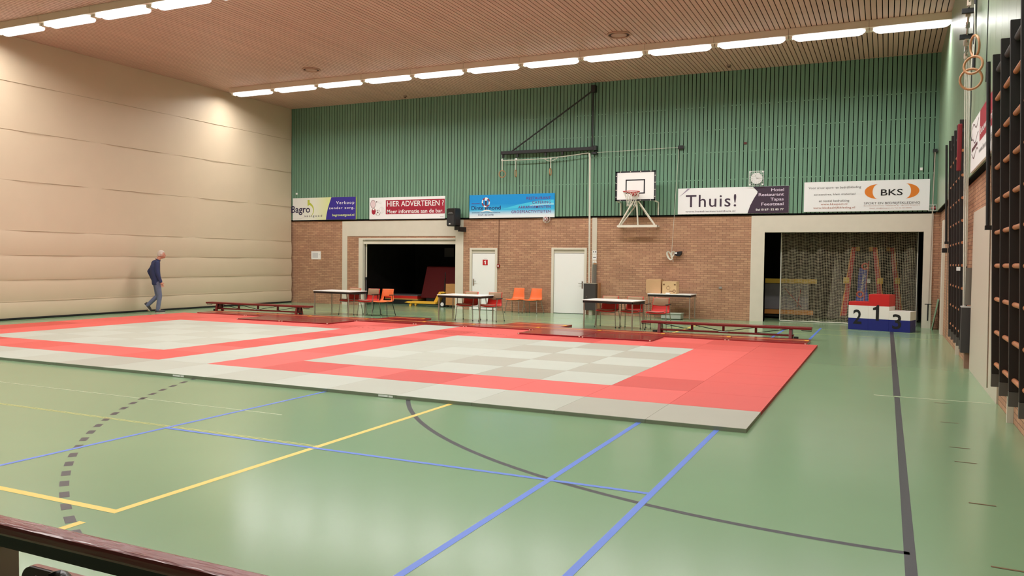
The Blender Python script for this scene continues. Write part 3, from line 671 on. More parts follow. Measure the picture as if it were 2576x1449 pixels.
def leg_pair(t, arm, m, wide=0.235):
    for sx in (-1, 1):
        x = sx*wide
        if arm:
            MB().tube([(sx*(wide+0.03), -0.21, 0.0), (sx*wide, -0.17, 0.36), (sx*(wide+0.01), -0.13, 0.60)], 0.010, 8).obj('leg', m, t)
            MB().tube([(sx*(wide+0.03), 0.24, 0.0), (sx*wide, 0.16, 0.37), (sx*(wide+0.01), 0.12, 0.60)], 0.010, 8).obj('leg', m, t)
            a = MB(); a.box(sx*(wide+0.01)-0.025, sx*(wide+0.01)+0.025, -0.19, 0.14, 0.595, 0.615); a.obj('armrest', M_black, t, 0.008)
        else:
            MB().tube([(sx*(wide+0.02), -0.23, 0.0), (sx*(wide-0.03), -0.17, 0.375)], 0.011, 8).obj('leg', m, t)
            MB().tube([(sx*(wide+0.02), 0.22, 0.0), (sx*(wide-0.03), 0.12, 0.375)], 0.011, 8).obj('leg', m, t)
        for yy in (-0.21, 0.24) if arm else (-0.23, 0.22):
            MB().tube([(sx*(wide+(0.03 if arm else 0.02)), yy, 0.0), (sx*(wide+(0.03 if arm else 0.02)), yy, 0.022)], 0.015, 8).obj('foot_cap', M_black, t)
    for yy in (-0.16, 0.13): MB().tube([(-wide, yy, 0.37), (wide, yy, 0.37)], 0.009, 6).obj('cross_bar', m, t)
def arm_chair():
    t = thing('upholstered_armchair', '-', 'chair')
    MB().sheet(shell(0.46, 0.40), 10, 24, 0.014).obj('seat_shell', M_chred, t)
    fn = shell(0.42, 0.37)
    def pad(u, v): x, y, z = fn(u, 0.735+0.26*v); return (x, y-0.018-0.012*math.sin(math.pi*u)*math.sin(math.pi*v), z+(0.03*(2*u-1)**2 if v < 0.05 else 0))
    MB().sheet(pad, 8, 8, 0.016).obj('back_pad', M_pad, t)
    def sp(u, v): x, y, z = fn(u, 0.03+0.42*v); return (x, y, z+0.014+0.014*math.sin(math.pi*u)**0.5*math.sin(math.pi*min(1, max(0, v)))**0.5)
    MB().sheet(sp, 8, 10, -0.012).obj('seat_pad', M_seatp, t)
    leg_pair(t, True, M_cleg); return t
def shell_chair(label, x, y, rz, arm):
    t = thing('shell_chair', label, 'chair', (x, y, 0), rz, 'orange chairs')
    MB().sheet(shell(0.46, 0.37), 10, 24, 0.012, (lambda i, j: arm and j in (13, 14, 15, 16) and 2 <= i <= 7)).obj('seat_shell', M_chor, t)
    leg_pair(t, False, M_blackmetal if arm else M_cleg)
    if arm:
        for sx in (-1, 1):
            a = MB(); a.tube([(sx*0.235, 0.08, 0.38), (sx*0.25, 0.06, 0.58)], 0.010, 8); a.box(sx*0.25-0.03, sx*0.25+0.03, -0.08, 0.13, 0.58, 0.60); a.obj('armrest', M_black, t, 0.006)
    return t
ac = arm_chair(); ac.location = (-14.03, 19.05, 0); ac['label'] = 'red and taupe armchair behind the left table, mostly hidden by its top'; ac['group'] = 'red armchairs behind the tables'
G = 'red armchairs behind the tables'
copy_tree(ac, (-13.36, 19.02, 0), -0.05, 'red and taupe armchair behind the left table, next to the orange chair', G)
copy_tree(ac, (-10.16, 19.0, 0), 0.0, 'red and taupe armchair behind the middle table, nearer the left opening', G)
copy_tree(ac, (-9.44, 18.98, 0), -0.04, 'red and taupe armchair behind the middle table, nearer the two orange chairs', G)
copy_tree(ac, (-6.2, 18.92, 0), 0.02, 'red and taupe armchair behind the right table, by the dark wall box', G)
copy_tree(ac, (-5.57, 18.92, 0), -0.02, 'red and taupe armchair in the middle behind the right table', G)
copy_tree(ac, (-4.90, 18.80, 0), -0.04, 'red and taupe armchair at the end of the right table, fully visible', G)
shell_chair('orange armchair with black arms and legs beside the left table', -12.93, 19.12, 0.03, True)
shell_chair('orange shell chair against the brick wall, nearer the numbered door', -10.38, 22.55, -0.10, False)
shell_chair('orange shell chair against the brick wall, nearer the plain white door', -9.80, 22.58, -0.10, False)

# ================================================================ THINGS ON THE BACK TABLE, CRATE, WALL BOX
M_card = mat('cardboard', (204, 164, 122), 0.8, var=0.04); M_cardp = mat('cardboard_pale', (212, 180, 134), 0.8, var=0.05); M_cardink = mat('cardboard_ink', (120, 86, 56), 0.8)
ZT = 0.7255
t = thing('cardboard_box', 'plain brown cardboard box on the back table, left of the printed one', 'box', (-5.98, 22.5, ZT)); MB().box(-0.215, 0.215, -0.17, 0.17, 0, 0.385).obj('carton', M_card, t, 0.006)
MB().add([(-0.21,-0.17,0.386),(0.21,-0.17,0.386),(0.215,0.0,0.402),(-0.21,0.0,0.398)], [(0,1,2,3)]).obj('flap', M_card, t)
MB().add([(-0.21,0.0,0.396),(0.215,0.0,0.4),(0.21,0.17,0.386),(-0.21,0.17,0.386)], [(0,1,2,3)]).obj('flap', M_card, t)
t = thing('cardboard_box', 'cardboard box with printed symbols on the back table, right of the plain one', 'box', (-5.52, 22.5, ZT)); MB().box(-0.20, 0.20, -0.17, 0.17, 0, 0.345).obj('carton', M_cardp, t, 0.006)
p = MB()
for sx in (-1, 1): p.box(sx*0.155-0.025, sx*0.155+0.025, -0.1715, -0.170, 0.235, 0.275)
p.ring((-0.03, -0.171, 0.16), 0.05, 0.003, (0,1,0), 20, 4); p.ring((0.14, -0.171, 0.075), 0.035, 0.007, (0,1,0), 20, 4); p.box(0.0, 0.105, -0.1715, -0.170, 0.06, 0.078); p.box(-0.035, -0.025, -0.1715, -0.17, 0.20, 0.225)
p.obj('print', M_cardink, t)
tag(MB().box(-0.06, 0.06, -0.04, 0.04, 0, 0.03).obj('paper_pack', M_white, None, 0.003, (-5.52, 22.20, ZT)), 'small white pack lying on the back table before the printed box', 'paper')
t = thing('storage_crate', 'grey-white plastic crate on the floor under the back table', 'crate', (-5.45, 22.45, 0.0))
c = MB(); c.box(-0.28, 0.28, -0.18, 0.18, 0.02, 0.16); c.obj('crate_body', mat('crate_grey', (176, 182, 172), 0.4), t, 0.015); MB().box(-0.3, 0.3, -0.2, 0.2, 0.16, 0.185).obj('lid', mat('crate_lid', (206, 214, 204), 0.4), t, 0.01); MB().box(-0.26, 0.26, -0.16, 0.16, 0.0, 0.02).obj('base', M_black, t)
t = thing('rope_cabinet', 'dark grey rope box on the brick wall beside the plain white door', 'cabinet', (-8.01, YB-0.20, 0.15))
MB().box(-0.19, 0.19, -0.15, 0.18, 0.0, 0.79).obj('cabinet_body', mat('cabinet_dark', (62, 56, 54), 0.6, var=0.05), t, 0.004); MB().box(-0.195, 0.195, -0.155, 0.18, 0.79, 0.805).obj('lid', mat('cabinet_lid', (170, 160, 146), 0.5), t)
MB().box(-0.11, -0.08, -0.153, -0.15, 0.39, 0.405).obj('lock', M_chrome, t); MB().box(-0.05, 0.05, -0.06, 0.06, -0.15, 0.0).obj('support', M_cream, t)
MB().box(0.195, 0.235, 0.0, 0.18, 0.0, 0.82).obj('side_board', mat('plywood_edge', (176, 124, 84), 0.7), t)

# ================================================================ LOUDSPEAKER, CLOCK, BELLS, SMALL WALL FITTINGS
t = thing('loudspeaker', 'black loudspeaker on a bracket above the corner of the left opening', 'speaker', (-12.70, YB-0.30, 2.69), -0.25)
c = MB(); c.prism([(-0.19, 0.04), (-0.16, 0.0), (0.16, 0.0), (0.19, 0.04), (0.19, 0.54), (0.16, 0.58), (-0.16, 0.58), (-0.19, 0.54)], -0.13, 0.14); c.obj('cabinet', mat('speaker_black', (26, 27, 31), 0.45), t, 0.02)
g = MB(); g.prism([(-0.165, 0.04), (0.15, 0.04), (0.15, 0.37), (0.07, 0.35), (-0.07, 0.35), (-0.165, 0.37)], -0.142, -0.13); g.obj('grille', mat('speaker_grille', (38, 38, 42), 0.5, bump=0.4, bscale=400), t)
hn = MB(); hn.box(-0.155, 0.145, -0.136, -0.131, 0.40, 0.555); hn.obj('horn', mat('speaker_horn', (10, 10, 11), 0.4), t)
MB().prism([(-0.14, 0.40), (0.12, 0.40), (0.06, 0.45), (-0.07, 0.45)], -0.142, -0.136).obj('horn_lip', mat('speaker_lip', (92, 92, 92), 0.5), t)
MB().box(-0.07, 0.0, -0.146, -0.142, 0.06, 0.09).obj('badge', M_white, t)
bk = MB(); bk.box(0.06, 0.24, -0.02, 0.05, -0.12, 0.0); bk.box(0.20, 0.24, 0.0, 0.345, -0.17, -0.02); bk.obj('bracket', M_black, t)
t = thing('wall_clock', 'round white wall clock in a square wire cage above the purple board', 'clock', (-3.29, YB-0.06, 3.945))
MB().disc((0, -0.03, 0), 0.155, (0,1,0), 0.05, 36).obj('dial', M_white, t)
hd = MB(); hd.bar((0.01, -0.062, -0.01), (-0.035, -0.062, 0.085), 0.010, 0.004); hd.bar((-0.02, -0.060, 0.0), (0.125, -0.060, 0.002), 0.008, 0.004); hd.obj('hands', M_black, t)
tk = MB()
for k in range(12): a = math.radians(30*k); tk.bar((0.115*math.sin(a), -0.057, 0.115*math.cos(a)), (0.138*math.sin(a), -0.057, 0.138*math.cos(a)), 0.012, 0.002)
tk.obj('hour_marks', mat('clock_grey', (110, 108, 106), 0.5), t)
cg = MB()
for k in range(9):
    q = -0.19+0.38*k/8; cg.tube([(q, -0.10, -0.19), (q, -0.10, 0.19)], 0.003, 5); cg.tube([(-0.19, -0.10, q), (0.19, -0.10, q)], 0.003, 5)
for sx in (-1, 1):
    for sz in (-1, 1): cg.tube([(sx*0.19, -0.10, sz*0.19), (sx*0.19, 0.01, sz*0.19)], 0.004, 5)
    cg.tube([(sx*0.19, -0.10, -0.19), (sx*0.19, -0.10, 0.19)], 0.006, 5); cg.tube([(-0.19, -0.10, sx*0.19), (0.19, -0.10, sx*0.19)], 0.006, 5)
for sx, sz in ((-1,-1),(-1,1),(1,-1),(1,1)): cg.box(sx*0.15, sx*0.195, -0.105, -0.098, sz*0.16, sz*0.195)
cg.obj('wire_cage', M_white, t)
M_alarm = mat('alarm_red', (150, 26, 30), 0.35)
def caged_bell(label, loc, r, rz):
    t = thing('alarm_bell', label, 'alarm', loc, rz)
    MB().ball((0, -0.04, 0), (r*0.62, 0.05, r*0.62), 16, 10).obj('bell', M_alarm, t)
    c = MB()
    for k in range(4):
        a = math.pi*k/4; c.tube([(r*math.cos(a)*math.cos(s_), -0.11*math.sin(s_), r*math.sin(a)*math.cos(s_)) for s_ in [math.pi*i/10 for i in range(11)]], 0.005, 5)
    c.ring((0, -0.005, 0), r, 0.006, (0,1,0)); c.ring((0, -0.085, 0), r*0.62, 0.005, (0,1,0)); c.obj('wire_cage', M_white, t)
caged_bell('red alarm bell in a white wire cage under the blue board', (-9.55, YB-0.06, 2.90), 0.115, 0)
t = thing('alarm_sounder', 'red alarm in a white square wire cage at the right corner', 'alarm', (1.02, YB-0.06, 3.06), 0)
MB().disc((0.03, -0.03, 0), 0.05, (0,1,0), 0.06, 16).obj('sounder', M_alarm, t)
c = MB()
for k in range(4): q = -0.09+0.18*k/3; c.tube([(q, -0.09, -0.075), (q, -0.09, 0.075)], 0.004, 5)
for k in range(3): q = -0.075+0.15*k/2; c.tube([(-0.09, -0.09, q), (0.09, -0.09, q)], 0.004, 5)
c.obj('wire_cage', M_white, t)
t = thing('fire_call_point', 'small red fire call point right of the numbered door', 'alarm', (-11.205, YB-0.02, 1.43)); MB().box(-0.045, 0.045, -0.03, 0.02, -0.05, 0.05).obj('call_box', M_alarm, t, 0.004); MB().box(-0.022, 0.022, -0.033, -0.03, -0.025, 0.02).obj('glass_pane', M_white, t)
MB().tube([(0.0, 0.01, 0.05), (0.0, 0.01, 1.48)], 0.008, 6).obj('conduit', mat('conduit_brown', (104, 62, 46), 0.6), t)
tag(MB().box(-0.21, 0.21, -0.006, 0.0, -0.145, 0.145).obj('paper_notice', M_white, None, 0, (-18.464, YB, 1.715)), 'white paper notice on the brick wall beside the curtain', 'notice')
pn = bpy.data.objects['paper_notice']
b = MB(); b.box(-0.155, 0.09, -0.007, -0.006, -0.09, 0.09); b.box(0.135, 0.16, -0.007, -0.006, 0.0, 0.055); b.obj('print', mat('paper_print', (214, 214, 216), 0.7), pn)
t = thing('instruction_notice', 'two white instruction sheets on the cream strip beside the hanging rope', 'notice', (-7.98, YB-0.022, 1.80))
MB().box(-0.066, 0.066, -0.004, 0, 0.03, 0.145).obj('sheet', M_white, t); MB().box(-0.066, 0.066, -0.004, 0, -0.14, 0.02).obj('sheet', M_white, t); b = MB(); b.box(-0.045, -0.02, -0.006, -0.004, 0.08, 0.12); b.box(0.02, 0.05, -0.006, -0.004, 0.08, 0.12); b.box(-0.045, 0.045, -0.006, -0.004, -0.08, -0.06); b.obj('print', M_txt, t)
t = thing('counterweight_tubes', 'bundle of grey counterweight tubes above the dark rope box', 'pulley', (-7.96, YB-0.06, 0.96)); c = MB()
for k in range(4): c.tube([(-0.055+k*0.036, 0, 0.0), (-0.055+k*0.036, 0, 0.56)], 0.013, 8)
c.obj('tube_bundle', mat('zinc', (140, 136, 130), 0.4, 0.7), t); c = MB(); c.ball((-0.03, -0.01, 0.62), 0.03); c.ball((0.04, -0.01, 0.62), 0.03); c.obj('pulley_wheel', M_white, t); MB().box(-0.03, 0.04, -0.02, 0.01, 0.56, 0.60).obj('bracket', M_wood, t)
def bit(name, label, cat, x0, x1, y0, y1, z0, z1, m): return tag(MB().box(x0, x1, y0, y1, z0, z1).obj(name, m, None, 0.003), label, cat)
bit('sensor_box', 'tiny white sensor on the green wall above the lime board', 'sensor', -19.32, -19.26, YB-0.08, YB-0.042, 3.89, 3.95, M_white)
bit('sensor_box', 'tiny white sensor on the green wall above the orange crescent board', 'sensor', 0.72, 0.78, YB-0.08, YB-0.042, 4.02, 4.09, M_white)
bit('wall_socket', 'small grey socket on the brick wall right of the back table', 'socket', -4.27, -4.19, YB-0.03, YB, 0.88, 0.94, mat('socket_grey', (150, 146, 140), 0.5))
bit('wall_fitting', 'small dark red fitting high on the green wall above the clock', 'fitting', -3.66, -3.58, YB-0.07, YB-0.042, 4.90, 4.96, mat('fitting_red', (96, 40, 34), 0.5))
M_vent = mat('vent_beige', (188, 152, 130), 0.55)
def vent(label, x, y, r):
    t = thing('ceiling_vent', label, 'vent', (x, y, ZC)); c = MB(); c.ring((0, 0, -0.012), r, 0.022, (0,0,1), 36, 8); c.ring((0, 0, -0.016), r*0.62, 0.018, (0,0,1), 36, 8); c.obj('vent_ring', M_vent, t); MB().disc((0, 0, -0.012), r*0.58, (0,0,1), 0.024, 36).obj('vent_plate', M_vent, t); MB().disc((0, 0, -0.004), r, (0,0,1), 0.008, 36).obj('vent_back', mat('vent_dark', (72, 52, 44), 0.8), t)
vent('round beige ceiling vent nearer the right wall', -5.84, 18.34, 0.27); vent('round beige ceiling vent nearer the curtain', -14.92, 18.37, 0.24)
def detector(label, x, y):
    t = thing('smoke_detector', label, 'detector', (x, y, ZC)); MB().disc((0, 0, -0.02), 0.06, (0,0,1), 0.04, 20).obj('detector_base', mat('detector_grey', (150, 130, 116), 0.5), t); MB().ball((0, 0, -0.05), (0.04, 0.04, 0.03)).obj('detector_head', mat('detector_brown', (96, 72, 60), 0.4), t)
detector('small smoke detector on the ceiling near the curtain end', -14.43, 22.5); detector('small smoke detector on the ceiling near the right end', -3.99, 22.3)

# ================================================================ RING BOOM, ROPES on the back wall
t = thing('ring_boom', 'black triangular steel boom folded against the green wall with gym rings below', 'gym boom', (-11.0, YB-0.19, 4.98))
b = MB(); b.box(-0.05, 3.0, -0.06, 0.06, -0.05, 0.05); b.obj('boom_beam', M_blackmetal, t, 0.006)
MB().tube([(2.96, 0, 0.05), (2.96, 0, 1.84)], 0.026, 10).obj('boom_post', M_blackmetal, t)
MB().tube([(0.3, 0, 0.04), (2.92, 0, 1.70)], 0.022, 10).obj('boom_stay', M_blackmetal, t)
k = MB(); k.box(2.90, 3.03, -0.04, 0.14, 1.68, 1.88); k.box(3.0, 3.09, -0.05, 0.14, -0.06, 0.08); k.box(2.95, 3.09, -0.05, 0.14, -0.17, -0.11); k.obj('wall_bracket', M_blackmetal, t)
k = MB()
for x in (0.0, 0.5, 1.45, 2.0): k.box(x-0.03, x+0.03, -0.03, 0.03, -0.15, -0.05)
k.obj('rope_guide', M_blackmetal, t)
def gym_ring(label, x, ztop, drop, turn, yv=False):
    g = thing('gym_ring', label, 'gym ring', (x, YB-0.20, ztop), turn, 'hanging gym rings')
    MB().tube([(0, 0, 0), (0, 0, -drop)], 0.012, 6).obj('strap', M_rope, g); MB().ring((0, 0, -drop-0.115), 0.105, 0.014, (0,1,0), 24, 8).obj('wooden_ring', M_wood, g); MB().ball((0, -0.01, 0), 0.035, 10, 8).obj('pulley_wheel', M_white, g)
gym_ring('wooden gym ring hanging at the left end of the black boom', -11.02, 4.77, 0.33, 0.2); gym_ring('wooden gym ring hanging second along the black boom', -10.55, 4.77, 0.33, 1.75); gym_ring('wooden gym ring hanging under the boom from two slanting ropes', -9.38, 4.74, 0.29, 1.7)
r = MB(); r.tube([(-11.05, YB-0.22, 4.74)]+[(-11.0+2.85*i/12, YB-0.23, 4.75-0.02*math.sin(math.pi*i/12)*1.5+0.10*(i/12)**2) for i in range(1, 13)], 0.012, 6)
r.tube([(-9.62, YB-0.22, 4.76), (-9.5, YB-0.22, 4.69), (-9.38, YB-0.22, 4.65), (-9.25, YB-0.22, 4.69), (-9.12, YB-0.22, 4.77)], 0.010, 6)
r.tube([(-8.12, YB-0.23, 4.84), (-8.10, YB-0.23, 4.7), (-8.075, YB-0.20, 0.965)], 0.03, 8); r.obj('hoist_rope', M_rope); tag(bpy.data.objects['hoist_rope'], 'thick white rope along the black boom and down into the dark box', 'rope')
t = thing('pull_cord', 'thin white pull cord from the boom to the coil on the brick wall', 'cord', (-5.46, YB-0.10, 4.90)); c = MB(); c.tube([(-2.5, -0.04, -0.04), (0.0, 0, 0)], 0.006, 5); c.tube([(0, 0, 0), (-0.16, 0.02, -3.02)], 0.006, 5); c.obj('cord_line', M_rope, t); MB().box(-0.02, 0.14, -0.03, 0.06, -0.05, 0.05).obj('pulley_block', M_blackmetal, t, 0.006)
c = MB()
for i in range(7):
    for cx, cz, rx, rz, th in ((-0.215, -3.10, 0.035+0.006*i, 0.115+0.004*i, 0.45), (-0.12, -3.06, 0.022+0.004*i, 0.075+0.004*i, -0.35)):
        pts = []
        for q in range(18):
            a = 2*math.pi*q/18; u, v = rx*math.cos(a), rz*math.sin(a); pts.append((cx+u*math.cos(th)-v*math.sin(th)*-1*-1, -0.004*i, cz+u*math.sin(th)+v*math.cos(th)))
        c.tube(pts, 0.007, 5, True)
c.tube([(-0.16, -0.02, -2.98), (-0.13, -0.02, -3.1), (-0.10, -0.02, -3.29)], 0.008, 5)
c.obj('coil', M_rope, t)
t = thing('wall_button', 'black half-round wall fitting with a white button beside the cord coil', 'wall fitting', (-5.44, YB-0.02, 1.90)); c = MB(); c.prism(arcpts(0, 0, 0.11, 0.115, 180, 360, 14)+[(0.11, 0.03), (-0.11, 0.0)], -0.08, 0.02); c.obj('housing', M_black, t, 0.006); MB().disc((-0.045, -0.085, -0.025), 0.028, (0,1,0), 0.02, 16).obj('button', M_white, t)

# ================================================================ BASKETBALL BACKBOARD
t = thing('basketball_hoop', 'white basketball backboard with red rim and net on a white steel frame', 'basketball hoop', (-6.60, 22.5, 3.365))
w, h = 0.592, 0.862; M_hoopw = mat('hoop_frame_white', (236, 230, 216), 0.4)
MB().box(-w, w, 0, 0.03, 0, h).obj('backboard', M_white, t, 0.004)
k = MB(); e = 0.045
for a in ((-w, w, 0, e), (-w, w, h-e, h), (-w, -w+e, 0, h), (w-e, w, 0, h)): k.box(a[0], a[1], -0.004, 0.0, a[2], a[3])
x0, x1, z0, z1 = -0.295, 0.28, 0.205, 0.62
for a in ((x0, x1, z0, z0+0.035), (x0, x1, z1-0.035, z1), (x0, x0+0.035, z0, z1), (x1-0.035, x1, z0, z1)): k.box(a[0], a[1], -0.004, 0.0, a[2], a[3])
k.obj('board_markings', mat('hoop_black', (42, 44, 50), 0.5), t)
k = MB()
for i in range(4):
    x = -0.45+0.3*i; k.box(x-0.012, x+0.012, -0.008, 0, h-0.03, h-0.006); k.box(x-0.012, x+0.012, -0.008, 0, 0.006, 0.03)
    z = 0.12+0.2*i; k.box(-w+0.004, -w+0.028, -0.008, 0, z-0.01, z+0.01); k.box(w-0.028, w-0.004, -0.008, 0, z-0.01, z+0.01)
k.obj('clip', M_hoopw, t)
M_rim = mat('rim_red', (196, 52, 54), 0.4); rc = (0.0, -0.39, 0.235); RR = 0.232
k = MB(); k.ring(rc, RR, 0.012, (0,0,1), 32, 8); k.obj('rim', M_rim, t)
k = MB(); k.box(-0.11, 0.11, -0.16, -0.004, 0.175, 0.235); k.bar((-0.1, -0.15, 0.2), (-0.17, -0.26, 0.232), 0.012, 0.012); k.bar((0.1, -0.15, 0.2), (0.17, -0.26, 0.232), 0.012, 0.012); k.box(-0.1, 0.1, -0.02, -0.003, 0.13, 0.24); k.obj('rim_bracket', M_rim, t)
k = MB(); N = 12; lev = [(0.232, 0), (0.20, -0.08), (0.165, -0.17), (0.135, -0.25), (0.125, -0.33), (0.13, -0.42)]
for i in range(N):
    for s_ in (-1, 1):
        pts = [(rc[0]+R_*math.cos(2*math.pi*(i+s_*0.5*q)/N), rc[1]+R_*math.sin(2*math.pi*(i+s_*0.5*q)/N), rc[2]+dz) for q, (R_, dz) in enumerate(lev)]
        k.tube(pts, 0.0055, 5)
k.obj('net', M_rope, t)
k = MB()
for sx in (-1, 1):
    k.tube([(sx*0.555, 0.04, 0.0), (sx*0.565, 0.44, -0.02), (sx*0.565, 0.44, -0.39)], 0.022, 8)
    k.bar((sx*0.06, 0.06, 0.02), (sx*0.53, 0.22, -0.68), 0.05, 0.035); k.bar((sx*0.06, 0.30, -0.10), (sx*0.50, 0.28, -0.68), 0.045, 0.03)
k.bar((-0.57, 0.22, -0.715), (0.60, 0.22, -0.715), 0.06, 0.07); k.tube([(0.02, 0.08, 0.0), (0.03, 0.21, -0.68)], 0.024, 8); k.box(-0.6, -0.5, 0.2, 0.48, -0.74, -0.69); k.box(0.5, 0.6, 0.2, 0.48, -0.74, -0.69)
k.obj('support_frame', M_hoopw, t, 0.0)
k = MB(); k.tube([(-0.12, 0.42, 0.1), (-0.12, 0.42, -0.42)], 0.016, 8); k.tube([(0.13, 0.42, 0.1), (0.13, 0.42, -0.42)], 0.016, 8); k.obj('slide_rail', M_black, t)

# ================================================================ PODIUM
M_pr, M_pw, M_pb = mat('podium_red', (204, 32, 30), 0.4), mat('podium_white', (240, 236, 230), 0.4), mat('podium_blue', (26, 34, 120), 0.4)
t = thing('winners_podium', 'red, white and blue winners podium numbered 2, 1 and 3', 'podium', (-0.135, 21.40, 0), -0.27)
pw = 0.475; D_ = 0.50; xs = [-1.5*pw, -0.5*pw, 0.5*pw, 1.5*pw]
for nm, i, hgt in (('left_step', 0, 0.69), ('centre_step', 1, 0.885), ('right_step', 2, 0.50)):
    c = MB(); x0, x1 = xs[i], xs[i+1]
    c.use(2).box(x0, x1, 0, D_, 0, 0.285)
    if hgt < 0.6: c.use(1).box(x0, x1, 0, D_, 0.285, hgt)
    else: c.use(1).box(x0, x1, 0, D_, 0.285, 0.60); c.use(0).box(x0, x1, 0, D_, 0.60, hgt)
    c.obj('podium_step', [M_pr, M_pw, M_pb], t, 0.004)
M_num = mat('podium_number', (16, 14, 16), 0.5)
for s_, x, zb in (('2', -pw-0.02, 0.15), ('1', -0.05, 0.25), ('3', pw-0.06, 0.08)):
    hw = 0.10 if s_ != '1' else 0.08
    if s_ == '1': poly([(x-0.11+0.21*a, zb+0.38*b) for a, b in [(0.45, 0.0), (0.80, 0.0), (0.80, 1.0), (0.58, 1.0), (0.46, 0.88), (0.12, 0.80), (0.12, 0.66), (0.45, 0.68)]], -0.004, M_num, t, 'lettering')
    else: lettering(t, s_, x-hw, x+hw, zb, 0.36, -0.004, M_num, 0.014)

# ================================================================ STOREROOM RIGHT: net and apparatus
net = MB(); NX, NZ = 86, 58; x0n, x1n, z0n, z1n = -2.66, 0.74, 0.03, 2.47
def npt(a, b):
    x = x0n+(x1n-x0n)*a; z = z0n+(z1n-z0n)*b
    y = YB+0.40+0.05*math.sin(x*9.0)+0.03*math.sin(x*17+0.7)
    zz_ = z+0.012*math.sin(x*18)
    return (x, y, max(0.012, zz_))
for i in range(NX+1): net.tube([npt(i/NX, j/20) for j in range(21)], 0.0034, 3, caps=False)
for j in range(NZ+1): net.tube([npt(i/86, j/NZ) for i in range(87)], 0.0034, 3, caps=False)
nt_ = thing('ball_net', 'cream ball-stop net hanging across the right opening behind the podium', 'net', (0, 0, 0))
net.obj('netting', mat('net_cord', (204, 192, 162), 0.8), nt_)
k = MB(); k.tube([npt(0, j/20) for j in range(21)], 0.018, 6); k.tube([npt(1, j/20) for j in range(21)], 0.016, 6); k.tube([(p[0], p[1]-0.01, 0.02) for p in [npt(i/60, 0) for i in range(61)]], 0.018, 6); k.obj('edge_rope', M_rope, nt_)
MB().tube([(-2.9, YB+0.40, 2.475), (0.84, YB+0.40, 2.475)], 0.012, 6).obj('curtain_rail', M_blackmetal, nt_)
M_tan = mat('beech_bar', (206, 158, 86), 0.5, var=0.08); M_yel = mat('yellow_bar', (240, 196, 76), 0.5); M_grpad = mat('grey_canvas', (128, 124, 130), 0.8, var=0.08)
t = thing('mat_trolley', 'grey trolley with a yellow top rail behind the net at left', 'trolley', (-2.6, 24.45, 0)); MB().box(-0.85, 0.82, -0.03, 0.03, 1.04, 1.17).obj('top_rail', M_yel, t, 0.006); MB().box(-0.85, 0.74, -0.03, 0.03, 0.14, 0.27).obj('bottom_rail', mat('orange_bar', (206, 136, 66), 0.5), t, 0.006); MB().box(-0.85, 0.60, 0.035, 0.25, 0.27, 1.04).obj('canvas_cover', M_grpad, t, 0.02)
k = MB(); k.bar((-0.05, -0.04, 0.9), (0.42, -0.04, 0.36), 0.05, 0.02); k.bar((0.40, -0.04, 0.9), (0.30, -0.04, 0.36), 0.04, 0.02); k.obj('strap', mat('strap_red', (150, 40, 44), 0.6), t); k = MB()
for x in (-0.7, 0.6): k.disc((x, 0.05, 0.06), 0.06, (0,1,0), 0.04, 16)
k.bar((-0.8, 0.05, 0.09), (0.75, 0.05, 0.09), 0.06, 0.06); k.obj('wheel_base', M_black, t)
M_trred = mat('pad_red', (196, 52, 60), 0.5); M_trblue = mat('bed_blue', (60, 76, 180), 0.6); M_bed = mat('bed_black', (22, 22, 26), 0.8)
def folded(label, x, y, banner):
    t = thing('folded_trampoline', label, 'trampoline', (x, y, 0)); zb, zt_ = 0.17, 2.09; wb_, wt = 0.56, 0.30
    k = MB(); k.prism([(-wb_, zb), (wb_, zb), (wt, zt_), (-wt, zt_)], 0.02, 0.10); k.obj('jump_bed', M_bed, t)
    for s_ in (-1, 1):
        k = MB(); k.prism([(s_*wb_, zb), (s_*(wb_-0.14), zb), (s_*(wt-0.09), zt_), (s_*wt, zt_)], -0.03, 0.02); k.obj('edge_pad', M_trred, t)
        k = MB(); k.tube([(s_*(wb_+0.01), -0.02, zb-0.02), (s_*(wt+0.01), -0.02, zt_)], 0.018, 6); k.obj('frame_tube', mat('frame_orange', (246, 164, 84), 0.4), t)
        k = MB(); xm = (wb_+wt)/2; k.box(s_*xm-0.08, s_*xm+0.06, -0.045, -0.03, 1.08, 1.24); k.obj('buckle_strap', M_yel, t)
        k = MB(); k.tube([(s_*0.4, 0.0, 0.0), (s_*0.4, 0.0, zb)], 0.03, 8); k.obj('foot', M_black, t)
        MB().box(s_*0.17-0.05, s_*0.17+0.05, -0.02, 0.02, 1.98, 2.1).obj('corner_block', M_tan, t)
    if banner:
        k = MB(); k.prism([(-0.20, 0.3), (0.14, 0.3), (0.07, 1.50), (-0.12, 1.50)], -0.02, 0.02); bl = k.obj('banner', M_trblue, t)
        k = MB(); k.bar((-0.10, -0.03, 0.86), (-0.02, -0.03, 1.42), 0.05, 0.004); 
        tm = text_mesh('maxi tramp', 0.01); mx = Matrix.Translation((-0.03, -0.032, 0.84)) @ Matrix.Rotation(math.radians(7), 4, 'Y') @ Matrix(((0,-0.10,0,0),(0,0,1,0),(0.105,0,0,0),(0,0,0,1)))
        k = MB(); k.join(tm, 0, mx); k.obj('lettering', M_white, bl)
        for x_, z_ in ((0.03, 1.56), (-0.08, 0.78)): MB().ring((x_, -0.03, z_), 0.075, 0.022, (0,1,0), 24, 8).obj('wheel', mat('wheel_red', (220, 70, 56), 0.5), t)
        MB().box(0.08, 0.17, -0.035, -0.03, 1.10, 1.21).obj('paper_tag', M_white, t)
        k = MB(); k.tube([(0.13, -0.025, 1.7), (0.02, -0.025, 0.5)], 0.012, 6); k.obj('rod', M_trred, t)
    return t
folded('folded trampoline with blue banner and red wheels standing behind the net', -0.56, 24.35, True)
folded('folded trampoline with red edge pads standing at the back, by the podium', -0.12, 24.85, False)
